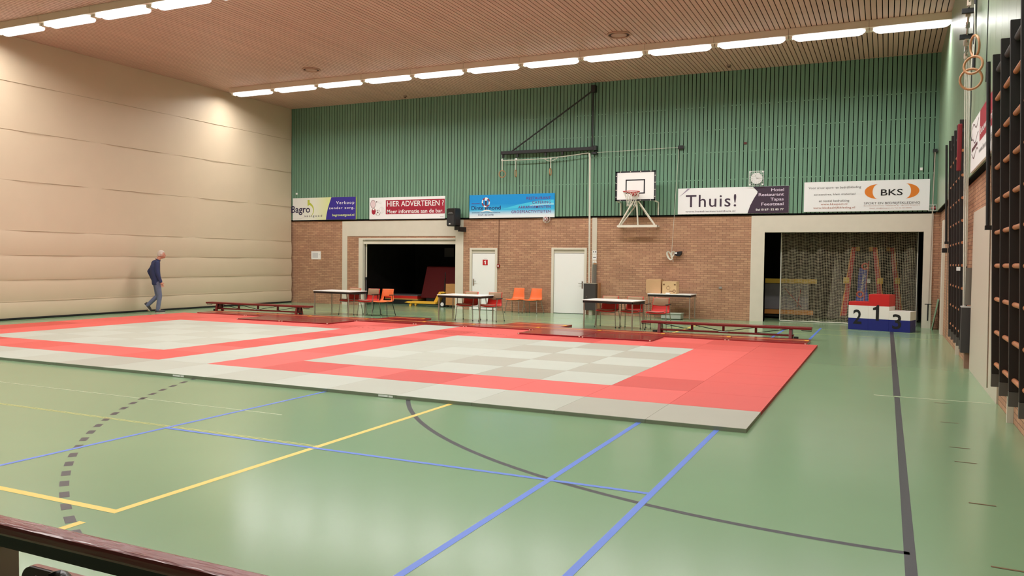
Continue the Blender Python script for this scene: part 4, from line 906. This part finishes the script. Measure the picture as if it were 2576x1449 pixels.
M_grey2 = mat('grey_cover', (160, 148, 142), 0.8, var=0.1)
tag(MB().prism([(-0.30, 0.02), (0.24, 0.02), (0.02, 1.75), (-0.12, 1.75)], 0, 0.35).obj('covered_rack', M_grey2, None, 0.03, (-1.25, 25.3, 0)), 'grey covered rack behind the net, left of the trampolines', 'rack')
tag(MB().prism([(-0.25, 0.02), (0.25, 0.02), (0.15, 2.1), (-0.15, 2.1)], 0, 0.35).obj('covered_rack', M_grey2, None, 0.03, (0.62, 25.5, 0)), 'grey covered rack behind the net, right of the trampolines', 'rack')

# ================================================================ STOREROOM LEFT
t = thing('crash_mat', 'dark wine-red crash mat leaning inside the left opening', 'mat', (-14.35, 24.75, 0.24)); k = MB()
k.add([(-0.72, -0.15, 0), (0.95, -0.15, 0), (0.95, 0.25, 1.12), (-0.70, 0.25, 1.12), (-0.72, 0.05, 0), (0.95, 0.05, 0), (0.95, 0.45, 1.12), (-0.70, 0.45, 1.12)], [(0,1,2,3),(7,6,5,4),(0,4,5,1),(3,2,6,7),(0,3,7,4),(1,5,6,2)]); k.obj('mat_body', mat('crash_wine', (128, 30, 38), 0.6), t, 0.02)
MB().disc((0.66, 0.20, 1.02), 0.03, (0,1,0.3), 0.02, 14).obj('eyelet', M_pinkp, t); MB().box(-0.45, 0.9, -0.2, 0.3, -0.24, 0.0).obj('trolley_base', M_blackmetal, t)
t = thing('plywood_cart', 'upright plywood cart on castors just inside the left opening', 'cart', (-13.28, 23.62, 0)); MB().box(-0.20, 0.22, 0, 0.45, 0.075, 0.79).obj('plywood_body', mat('plywood', (200, 146, 88), 0.6, var=0.08, scale=3, stretch=(1, 1, 6)), t, 0.004); k = MB()
for x in (-0.15, 0.17):
    for y in (0.06, 0.4): k.disc((x, y, 0.0375), 0.037, (1,0,0), 0.03, 14)
k.obj('castor', M_black, t)
t = thing('pallet_truck', 'yellow pallet truck with black handle in the left opening', 'pallet truck', (-14.42, 23.72, 0)); M_ptr = mat('truck_yellow', (246, 190, 62), 0.4)
for y in (-0.17, 0.17):
    k = MB(); k.prism([(-0.62, 0.125), (-0.50, 0.165), (0.62, 0.165), (0.62, 0.10), (-0.45, 0.10)], y-0.07, y+0.07); k.obj('fork', M_ptr, t, 0.006)
    k = MB(); k.disc((-0.40, y, 0.036), 0.036, (0,1,0), 0.09, 16); k.obj('load_roller', M_ptr, t); k = MB(); k.bar((-0.42, y, 0.05), (-0.36, y, 0.11), 0.08, 0.03); k.obj('roller_yoke', M_ptr, t)
k = MB(); k.prism([(0.46, 0.12), (0.60, 0.12), (0.78, 0.47), (0.92, 0.47), (0.92, 0.52), (0.70, 0.52)], -0.14, 0.14); k.obj('mast_plate', M_ptr, t, 0.004)
k = MB(); k.tube([(0.83, 0, 0.12), (0.83, 0, 0.46)], 0.05, 12); k.tube([(0.83, 0, 0.46), (0.86, 0, 1.0)], 0.02, 8); k.ring((0.86, 0, 1.08), 0.09, 0.014, (1,0.6,0), 20, 6, 0.7); k.obj('handle', M_black, t)
for y in (-0.07, 0.07):
    k = MB(); k.use(0).disc((0.80, y, 0.095), 0.095, (0,1,0), 0.045, 24); k.use(1).disc((0.80, y, 0.095), 0.065, (0,1,0), 0.05, 20); k.obj('steer_wheel', [M_black, M_white], t)
t = thing('mat_stack', 'low stack of red and grey mats in the dark left storeroom', 'mat', (-15.75, 24.6, 0))
for z0_, z1_, m_, s_ in ((0.0, 0.16, M_blackmetal, 1.0), (0.16, 0.20, M_tan, 1.0), (0.20, 0.30, M_chred, 0.98), (0.30, 0.345, M_grpad, 1.0)): MB().box(-0.75*s_, 0.65*s_, -0.15, 0.6, z0_, z1_).obj('stacked_mat' if z0_ else 'trolley_base', m_, t, 0.006)
tag(MB().box(-0.22, 0.22, -0.005, 0, -0.18, 0.18).obj('paper_poster', mat('poster_grey', (150, 150, 152), 0.8), None, 0, (-16.0, 28.29, 1.9)), 'dim grey poster on the back wall of the left storeroom', 'poster')
t = thing('sliding_bolt', 'cream and black vertical bolt bar at the left edge of the left opening', 'door hardware', (-16.42, YB+0.10, 0.0)); MB().box(0.02, 0.06, 0, 0.03, 0.95, 2.12).obj('bar', M_cream, t); MB().box(0.03, 0.05, 0, 0.02, 0.1, 0.95).obj('lower_bar', M_grpad, t); MB().box(0.01, 0.07, -0.02, 0.03, 0.88, 0.97).obj('catch', M_black, t)

# ================================================================ RIGHT WALL: panel, wall bars, ropes, ring cluster
struct('trim_7', box(XR-0.02, XR, 10.84, 14.25, 0.0, 2.433), mat('panel_cream', (206, 196, 180), 0.45))
M_bar = mat('wallbar_dark', (40, 34, 33), 0.5, var=0.06, scale=8); M_rung = mat('rung_wood', (190, 124, 84), 0.4, var=0.1, scale=10); M_shoe = mat('bar_shoe', (96, 92, 88), 0.5)
def wall_bars(label, ys, ybar, hide_top=False):
    t = thing('wall_bars', label, 'wall bars', (XR, 0, 0), 0, 'wall bars')
    xf = lambda z: (1.088-0.0235*(z-0.28))-XR
    for y in ys:
        k = MB(); z0, z1 = 0.42, 3.93
        k.add([(xf(z0), y-0.02, z0), (xf(z0)+0.11, y-0.02, z0), (xf(z1)+0.115, y-0.02, z1), (xf(z1), y-0.02, z1), (xf(z0), y+0.02, z0), (xf(z0)+0.11, y+0.02, z0), (xf(z1)+0.115, y+0.02, z1), (xf(z1), y+0.02, z1)],
              [(0,1,2,3),(7,6,5,4),(0,4,5,1),(3,2,6,7),(0,3,7,4),(1,5,6,2)]); k.obj('upright', M_bar, t, 0.006)
        MB().box(xf(0.3)-0.003, xf(0.3)+0.112, y-0.024, y+0.024, 0.28, 0.42).obj('shoe', M_shoe, t)
    for z in (0.53, 0.885, 1.25, 1.617, 1.98, 2.33, 2.69, 3.05, 3.44):
        x = xf(z)+0.045; MB().tube([(x, ys[-1]-0.03, z), (x, ys[0]+0.03, z)], 0.024, 12).obj('rung', M_rung, t)
    z = 3.76; x = xf(z)+0.062; MB().tube([(x, ys[-1]-0.03, z), (x, ys[0]+0.03, z)], 0.034, 12).obj('top_pad', mat('pad_charcoal', (66, 64, 64), 0.6), t)
    k = MB(); k.tube([(xf(2.1)+0.01, ybar, 2.06), (xf(3.95)+0.01, ybar, 3.96)], 0.022, 8); k.box(xf(2.1)-0.02, xf(2.1)+0.05, ybar-0.03, ybar+0.03, 2.03, 2.08); k.obj('swing_stay', M_blackmetal, t)
    k = MB(); k.tube([(xf(2.5)+0.06, ybar-0.02, 0.2), (xf(3.9)+0.06, ybar-0.02, 3.9)], 0.008, 6); k.obj('stay_wire', M_chrome, t)
    for y in (ys[1], ys[-1]): MB().box(-0.06, -0.001, y+0.02, y+0.06, 0.0, 0.28).obj('floor_peg', M_cream, t)
wall_bars('dark wall bars with wooden rungs at the right edge, nearest the camera', [10.27, 9.58, 8.89, 8.23, 7.57], 10.75)
wall_bars('dark wall bars with wooden rungs farther along the right wall, by the white panel', [17.05, 16.4, 15.77, 15.18, 14.62], 17.85)
t = thing('rope_hoist', 'white ropes hanging from black brackets down the right wall into a dark box', 'rope hoist', (XR-0.02, 14.35, 0))
k = MB()
for xt, xb, zb_ in ((1.03, 1.113, 0.98), (1.055, 1.137, 0.98), (1.077, 1.13, 1.6), (1.098, 1.14, 1.6)): k.tube([(xt-XR+0.02, -0.05, 4.85), (xb-XR+0.02, 0.03, zb_)], 0.010, 6)
k.obj('hoist_rope', M_rope, t)
t2_ = t; t = thing('rope_cabinet', 'tall dark box on the right wall beside the white panel, taking in the ropes', 'cabinet', (XR, 14.35, 0))
k = MB(); k.box(-0.14, -0.005, -0.05, 0.12, 0.25, 0.96); k.obj('cabinet_body', mat('rope_box_dark', (58, 54, 54), 0.6), t, 0.005); MB().box(-0.145, -0.005, -0.055, 0.125, 0.96, 0.98).obj('lid', M_greyp, t); MB().box(-0.08, -0.005, 0.0, 0.12, 0.0, 0.25).obj('foot', mat('box_foot', (150, 116, 98), 0.7), t); t = t2_
MB().box(-0.075, 0.01, 0.0, 0.08, 1.0, 1.58).obj('counterweight', mat('zinc', (140, 136, 130), 0.4), t)
HY0 = -1.45
MB().tube([(-0.15, -1.2, 4.4), (-0.15, -1.2, 6.92)], 0.022, 8).obj('guide_rail', M_blackmetal, t)
for z, y_ in ((6.75, -1.3), (6.1, -1.0), (5.35, -0.75), (5.05, -0.45)):
    MB().box(-0.29, -0.11, y_-0.03, y_+0.03, z-0.035, z+0.035).obj('bracket', M_blackmetal, t, 0.004)
M_pul = mat('pulley_cream', (206, 190, 172), 0.5)
CH = [(-0.17, -0.06, 4.85), (-0.19, -0.45, 5.05), (-0.20, -0.8, 5.45), (-0.20, -1.1, 5.95), (-0.19, -1.3, 6.5), (-0.19, -1.4, 6.9)]
MB().tube(CH, 0.014, 6).obj('hoist_chain', M_chrome, t)
for i in range(5):
    for f in (0.0, 0.35, 0.7):
        p = Vector(CH[i]).lerp(Vector(CH[i+1]), f); MB().box(p.x-0.028-0.012*(f > 0.5), p.x+0.028, p.y-0.02, p.y+0.02, p.z-0.045, p.z+0.045).obj('pulley_block', M_pul if f != 0.35 else M_chrome, t, 0.01)
MB().tube([(-0.115, -1.3, 6.35)]+[(-0.125, -1.3-1.3*i/8, 6.35-0.25*math.sin(math.pi*i/8)) for i in range(1, 9)], 0.007, 5).obj('cable', M_black, t)
MB().tube([(-0.115, -2.55, 6.6), (-0.115, -2.5, 3.95)], 0.006, 5).obj('cable', M_black, t)
MB().tube([(-0.125, -0.55, 4.9), (-0.125, -0.65, 4.0), (-0.135, -0.75, 3.6), (-0.145, -1.15, 3.4)], 0.006, 5).obj('cable', M_black, t)
def wring(label, x, y, z, R, ax, st_):
    g = thing('gym_ring', label, 'gym ring', (x, y, z), 0, 'gym rings on the right wall'); MB().ring((0, 0, 0), R, 0.016, ax, 28, 8).obj('wooden_ring', M_wood, g); MB().tube([(0.0, 0.02, R*0.95), st_], 0.006, 6).obj('strap', M_rope, g)
wring('pale wooden ring, lower and larger one in front of the wall ropes', 0.955, 12.25, 4.08, 0.132, (0.35, 1, 0.1), (0.03, 0.2, 0.5)); wring('pale wooden ring, upper one in front of the wall ropes', 0.965, 12.1, 4.23, 0.115, (0.5, 1, -0.15), (0.03, 0.2, 0.45)); wring('pale wooden ring seen edge-on high beside the wall ropes', 0.985, 12.2, 4.50, 0.135, (1, 0.3, 0.1), (0.0, 0.2, 0.6))
tag(MB().box(-0.032, 0.032, -0.05, 0.0, -0.36, 0.36).obj('red_cover', mat('cover_red', (128, 22, 32), 0.6), None, 0.015, (0.972, 14.10, 3.42)), 'dark red cover hung over the top of the farther wall bars', 'cover')
tag(MB().box(-0.12, 0.03, -0.14, 0.0, -0.045, 0.045).obj('wall_box_fitting', M_black, None, 0.01, (1.12, 18.2, 1.91)), 'small black box fitting beyond the farther wall bars', 'fitting')  # small black box fitting, gives no light
tag(MB().box(-0.035, 0.02, -0.01, 0.0, -0.03, 0.03).obj('label_card', M_white, None, 0, (1.05, 14.58, 1.56)), 'white card fixed to the farther wall bars beside the ropes', 'card')
t = thing('pole_rod', 'grey vertical rod with a cross handle on the frame right of the net', 'pole', (1.02, YB-0.12, 0)); MB().tube([(-0.03, 0, 0.22), (0.03, 0, 4.5)], 0.014, 8).obj('rod', mat('rod_grey', (190, 180, 166), 0.4), t); k = MB(); k.tube([(-0.11, -0.02, 0.62), (0.05, -0.02, 0.62)], 0.012, 6); k.tube([(-0.033, -0.005, 0.2), (-0.03, -0.005, 0.62)], 0.016, 8); k.obj('cross_handle', M_black, t); MB().box(-0.02, 0.08, -0.02, 0.06, 4.46, 4.54).obj('top_bracket', M_blackmetal, t)
t = thing('leaning_panel', 'pale green board leaning in the right corner by the netted opening', 'board', (1.10, 22.5, 0)); k = MB(); k.add([(-0.05, 0.0, 0), (0.0, 0.45, 0), (0.1, 0.45, 0.76), (0.1, 0.05, 0.76), (-0.03, 0.0, 0), (0.02, 0.45, 0), (0.118, 0.45, 0.76), (0.118, 0.05, 0.76)], [(0,1,2,3),(7,6,5,4),(0,4,5,1),(3,2,6,7),(0,3,7,4),(1,5,6,2)]); k.obj('panel', mat('panel_green', (140, 176, 142), 0.5), t)

# ================================================================ FOREGROUND RAIL AND BENCH BACK
M_rail = mat('rail_wood', (132, 56, 54), 0.22, var=0.16, scale=6, bump=0.25, bscale=14, stretch=(0.5, 4, 4)); M_raild = mat('rail_dark', (40, 27, 22), 0.5)
t = thing('spectator_rail', 'glossy dark red wooden rail on a pale post in the near left corner', 'railing', (-2.0, 1.37, 0))
k = MB(); k.box(-1.6, 1.6, -0.03, 0.027, 0.866, 0.90); k.obj('handrail', M_rail, t, 0.010)
k = MB(); k.box(-1.6, 1.6, -0.022, 0.012, 0.835, 0.866); k.obj('under_rail', M_raild, t)
k = MB(); k.box(-0.30, -0.165, -0.02, 0.05, 0.0, 0.835); k.obj('post', mat('rail_post', (150, 134, 114), 0.6), t)
k = MB(); k.box(1.2, 1.32, -0.02, 0.05, 0.0, 0.835); k.obj('post', mat('rail_post', (150, 134, 114), 0.6), t)
t = thing('spectator_bench', 'brown plywood bench back with rounded corner below the near rail', 'bench', (-2.25, 1.50, 0))
def rr(x0, x1, z0, z1, r, n=8):
    return [(x0, z0), (x1, z0), (x1, z1-r)]+[(x1-r+r*math.cos(a), z1-r+r*math.sin(a)) for a in [math.pi/2*i/n for i in range(1, n+1)]]+[(x0+r-r*math.sin(a), z1-r+r*math.cos(a)) for a in [math.pi/2*i/n for i in range(0, n+1)]]
M_ply = mat('bench_ply', (150, 88, 70), 0.4, var=0.1, scale=5); M_plyshade = mat('bench_ply_shaded', (40, 24, 20), 0.5)  # same ply twice: lit edge, and near face darkened for its shade
k = MB(); k.use(0).prism(rr(-0.015, 1.1, 0.42, 0.715, 0.045), 0.0, 0.016); k.use(1).prism(rr(-0.015, 1.1, 0.42, 0.714, 0.045), -0.008, 0.0); k.obj('backrest', [M_ply, M_plyshade], t)
MB().box(-0.1, 1.1, 0.03, 0.36, 0.40, 0.42).obj('seat', M_ply, t, 0.006)
for x in (0.0, 1.0): MB().box(x-0.02, x+0.02, 0.0, 0.34, 0.0, 0.40).obj('leg', M_raild, t)
bg = MB()
def bagf(u, v):
    x = 0.17+0.50*u; z = 0.728-0.28*v; 
    return (x, -0.03-0.06*math.sin(math.pi*v)*math.sin(math.pi*min(1, u+0.15))+0.012*math.sin(u*19+v*7), z+0.012*(1-v)*math.sin(u*5.0+0.9)+0.005*math.sin(u*23)-0.03*u)
bg.sheet(bagf, 24, 14, 0.02); b_ = bg.obj('bag', mat('bag_black', (14, 14, 16), 0.3, bump=0.4, bscale=25), None, 0, (-2.25, 1.49, 0)); tag(b_, 'black plastic bag hung on the bench back in the near left corner', 'bag')
k = MB(); k.sheet(lambda u, v: (0.125+0.06*u+0.02*v, -0.045-0.02*math.sin(3*u), 0.722-0.16*v+0.005*math.sin(9*u)), 6, 6, 0.004); k.obj('clear_tape', mat('tape_clear', (140, 140, 156), 0.15, bump=0.5, bscale=40), b_)

# ================================================================ MAN walking beside the curtain
M_skin = mat('skin', (206, 146, 122), 0.55); M_hair = mat('hair_grey', (206, 196, 184), 0.8, bump=0.5, bscale=80); M_swt = mat('sweater_navy', (48, 58, 96), 0.85, var=0.08, scale=8); M_jean = mat('jeans_blue', (108, 116, 142), 0.85, var=0.1, scale=10); M_shoeb = mat('shoe_dark', (62, 58, 56), 0.6); M_sole = mat('shoe_sole', (206, 196, 178), 0.6); M_eye = mat('eye_dark', (40, 28, 24), 0.3); M_lip = mat('lip', (168, 88, 80), 0.5)
man = thing('person', 'grey-haired man in navy sweater and jeans walking along the curtain', 'person', (-18.80, 16.47, 0), math.radians(48))
# local axes: +x the way he walks, +y his left
def remesh(mb, voxel, smooth=4):
    o = mb.obj('rm', M_skin); m_ = o.modifiers.new('r', 'REMESH'); m_.mode = 'VOXEL'; m_.voxel_size = voxel
    sm = o.modifiers.new('s', 'SMOOTH'); sm.factor = 0.5; sm.iterations = smooth
    dg = bpy.context.evaluated_depsgraph_get(); dg.update(); out = bpy.data.meshes.new_from_object(o.evaluated_get(dg)); bpy.data.objects.remove(o, do_unlink=True); return out
def loft(mb, secs, n=20):                         # horizontal elliptical sections (x, y, z, rx, ry)
    vs_ = []
    for x, y, z, rx, ry in secs:
        for k in range(n): a = 2*math.pi*k/n; vs_.append((x+rx*math.cos(a), y+ry*math.sin(a), z))
    m_ = len(secs); fs = [(i*n+k, i*n+(k+1) % n, (i+1)*n+(k+1) % n, (i+1)*n+k) for i in range(m_-1) for k in range(n)]
    fs += [tuple(range(n))[::-1], tuple((m_-1)*n+k for k in range(n))]
    return mb.add(vs_, fs, True)
def limb(mb, pts, rs):
    P_ = [Vector(p) for p in pts]; q = []; rr_ = []
    for i in range(len(P_)-1):
        for k in range(6): t = k/6; q.append(P_[i].lerp(P_[i+1], t)); rr_.append(rs[i]*(1-t)+rs[i+1]*t)
    q.append(P_[-1]); rr_.append(rs[-1])
    mb.tube(q, rr_, 12)
    for p, r in zip(P_, rs): mb.ball(tuple(p), r, 12, 8)
sk = dict(sr=(-0.045,-0.175,1.425), er=(-0.035,-0.225,1.15), wr=(0.055,-0.215,0.90), hr=(0.08,-0.205,0.83),
  sl=(-0.075,0.175,1.425), el=(-0.25,0.235,1.18), wl=(-0.16,0.225,0.95), hl=(-0.12,0.215,0.885),
  hpr=(-0.035,-0.085,0.86), kr=(0.025,-0.09,0.48), ar=(-0.025,-0.095,0.10), tr=(0.12,-0.105,0.035),
  hpl=(-0.065,0.085,0.86), kl=(-0.035,0.088,0.48), al=(-0.30,0.085,0.21), tl=(-0.27,0.085,0.07))
TOR = [(-0.055,0,0.80,0.115,0.165), (-0.06,0,0.92,0.122,0.170), (-0.08,0,1.05,0.125,0.168), (-0.095,0,1.20,0.128,0.178), (-0.095,0,1.32,0.128,0.190), (-0.075,0,1.41,0.108,0.178), (-0.05,0,1.47,0.080,0.120), (-0.03,0,1.505,0.062,0.075)]
def grown(sec, g): return [(x, y, z, rx+g, ry+g) for x, y, z, rx, ry in sec]
bm_ = MB(); loft(bm_, grown(TOR, -0.022)); limb(bm_, [(-0.04,0,1.46), (0.0,0,1.54), (0.05,0,1.62)], [0.06, 0.056, 0.056])
for a, e_, w_, h_ in (('sr','er','wr','hr'), ('sl','el','wl','hl')):
    limb(bm_, [sk[a], sk[e_], sk[w_]], [0.052, 0.040, 0.028]); limb(bm_, [sk[w_], sk[h_]], [0.028, 0.033])
for a, e_, w_, h_ in (('hpr','kr','ar','tr'), ('hpl','kl','al','tl')):
    limb(bm_, [sk[a], sk[e_], sk[w_]], [0.078, 0.050, 0.036]); limb(bm_, [sk[w_], sk[h_]], [0.034, 0.026])
# head: shaped ellipsoid, face towards +x
bd = bm_
def head(u, v):
    t = math.pi*v; a = 2*math.pi*u; x = math.sin(t)*math.cos(a); y = math.sin(t)*math.sin(a); z = math.cos(t)
    X = 0.098*x; Y = 0.074*y*(1-0.12*max(0, -z)); Z = 0.118*z
    if x > 0 and z < -0.1: X *= 1+0.10*math.sin(min(1, -z)*math.pi)
    if x > 0.2 and 0.0 < z < 0.35: X *= 1.03
    if x < 0 and z < -0.2: X *= 0.72
    return (0.075+X+0.03*(-z)*0.3, Y, 1.665+Z)
bd.sheet(head, 28, 20)
bd.ball((0.150, 0, 1.585), (0.026, 0.034, 0.024)); bd.ball((0.150, 0, 1.695), (0.024, 0.055, 0.012))
bd.add([(0.165,0,1.685),(0.205,0,1.635),(0.168,-0.02,1.632),(0.168,0.02,1.632),(0.172,0,1.622)], [(0,2,1),(0,1,3),(2,4,1),(1,4,3),(0,3,4,2)], True)
for sy in (-1, 1): bd.ball((0.065, sy*0.074, 1.655), (0.022, 0.014, 0.034), 10, 8)
bd = MB().join(remesh(bm_, 0.0075, 3))
bd.use(1)
for sy in (-1, 1): bd.ball((0.158, sy*0.032, 1.678), (0.010, 0.014, 0.009), 8, 6)
bd.use(2).ball((0.166, 0, 1.598), (0.009, 0.026, 0.006), 8, 6); bd.use(0)
# hands: palm in the body chain, five fingers each
def hand(w_, h_, side, fwd):
    w_, h_ = Vector(w_), Vector(h_); d = (h_-w_).normalized(); s_ = Vector((0.85, -0.1*side, 0.2)); s_ = (s_-d*s_.dot(d)).normalized(); inw = d.cross(s_).normalized()*(-side)
    for q, L in ((-0.030, 0.062), (-0.010, 0.074), (0.010, 0.079), (0.029, 0.072)):
        a = h_+s_*q; b1 = a+d*(0.02+L*0.5); c1 = b1+d*(L*0.28)+inw*0.014; e1 = c1+d*(L*0.12)+inw*0.022
        m_ = skin_mesh([tuple(a), tuple(b1), tuple(c1), tuple(e1)], [(0,1),(1,2),(2,3)], [0.010, 0.0092, 0.0085, 0.0075], 1); bd.join(m_)
    a = w_+(h_-w_)*0.45+s_*0.02; b1 = a+s_*0.032+d*0.03; c1 = b1+d*0.034+s_*0.008+inw*0.008
    bd.join(skin_mesh([tuple(a), tuple(b1), tuple(c1)], [(0,1),(1,2)], [0.012, 0.0105, 0.009], 1))
hand(sk['wr'], sk['hr'], -1, 0); hand(sk['wl'], sk['hl'], 1, 0)
bd.obj('body', [M_skin, M_eye, M_lip], man)
sw = MB(); loft(sw, grown([t_ for t_ in TOR], 0.006))
for a, e_, w_ in (('sr','er','wr'), ('sl','el','wl')): limb(sw, [sk[a], sk[e_], sk[w_]], [0.070, 0.058, 0.046])
limb(sw, [(-0.085, 0, 1.40), (-0.10, 0, 1.25)], [0.115, 0.12])
sweater = MB().join(remesh(sw, 0.012, 6)); sweater.ring((-0.018, 0, 1.512), 0.066, 0.014, (0.45, 0, 1), 24, 8); sweater.obj('sweater', M_swt, man)
jn = MB(); loft(jn, [(-0.055,0,0.93,0.112,0.158), (-0.055,0,0.84,0.118,0.165), (-0.05,0,0.78,0.10,0.15)])
for a, e_, w_ in (('hpr','kr','ar'), ('hpl','kl','al')): limb(jn, [sk[a], sk[e_], sk[w_]], [0.094, 0.066, 0.056])
MB().join(remesh(jn, 0.012, 5)).obj('jeans', M_jean, man)
def shoe(ax, tip, lift):
    a, tp_ = Vector(ax), Vector(tip); d = (tp_-a).normalized() if lift else Vector((1, -0.05, 0)); side = Vector((0,1,0)); up = side.cross(d)*-1
    if up.z < 0 and not lift: up = -up
    if lift: up = Vector((d.z*-1, 0, d.x)); up = up if up.x < 0 or up.z > 0 else -up
    o_ = (a-d*0.03-up*0.0) if lift else Vector((a.x, a.y, 0.0))
    m_ = MB(); m_.use(0); m2 = []
    def sf(u, v):
        t = u; wv_ = 0.036+0.012*math.sin(math.pi*min(1, t*1.1)); ht = 0.085*(1-t)**0.7+0.045*t**0.5 if t < 0.98 else 0.02
        an = math.pi*v; return o_+d*(-0.075+0.27*t)+side*(wv_*math.cos(an))*(math.sin(math.pi*(0.06+0.88*t))**0.35)+up*(0.018+ht*math.sin(an))
    m_.sheet(sf, 14, 10); m_.use(1)
    def so(u, v):
        an = 2*math.pi*u; x_ = 0.06+0.138*math.cos(an); w_ = 0.048*math.sin(an)
        return o_+d*x_+side*w_+up*(0.022*v)
    m_.sheet(so, 24, 1); 
    n = 24; m_.add([so(i/n, 0) for i in range(n)], [tuple(range(n))]); m_.add([so(i/n, 1) for i in range(n)], [tuple(range(n))])
    m_.obj('shoe', [M_shoeb, M_sole], man)
shoe(sk['ar'], sk['tr'], False); shoe((-0.335, 0.085, 0.165), (-0.22, 0.085, 0.02), True)
hr_ = MB()
def hairf(u, v):
    t = math.pi*(0.0+0.62*v); a = 2*math.pi*u; c = math.cos(a)
    lim = 1.0 if c < 0.35 else 0.55
    t *= lim; x = math.sin(t)*c; y = math.sin(t)*math.sin(a); z = math.cos(t)
    return (0.068+0.106*x, 0.083*y, 1.668+0.126*z)
hr_.sheet(hairf, 28, 12); hr_.obj('hair', M_hair, man)
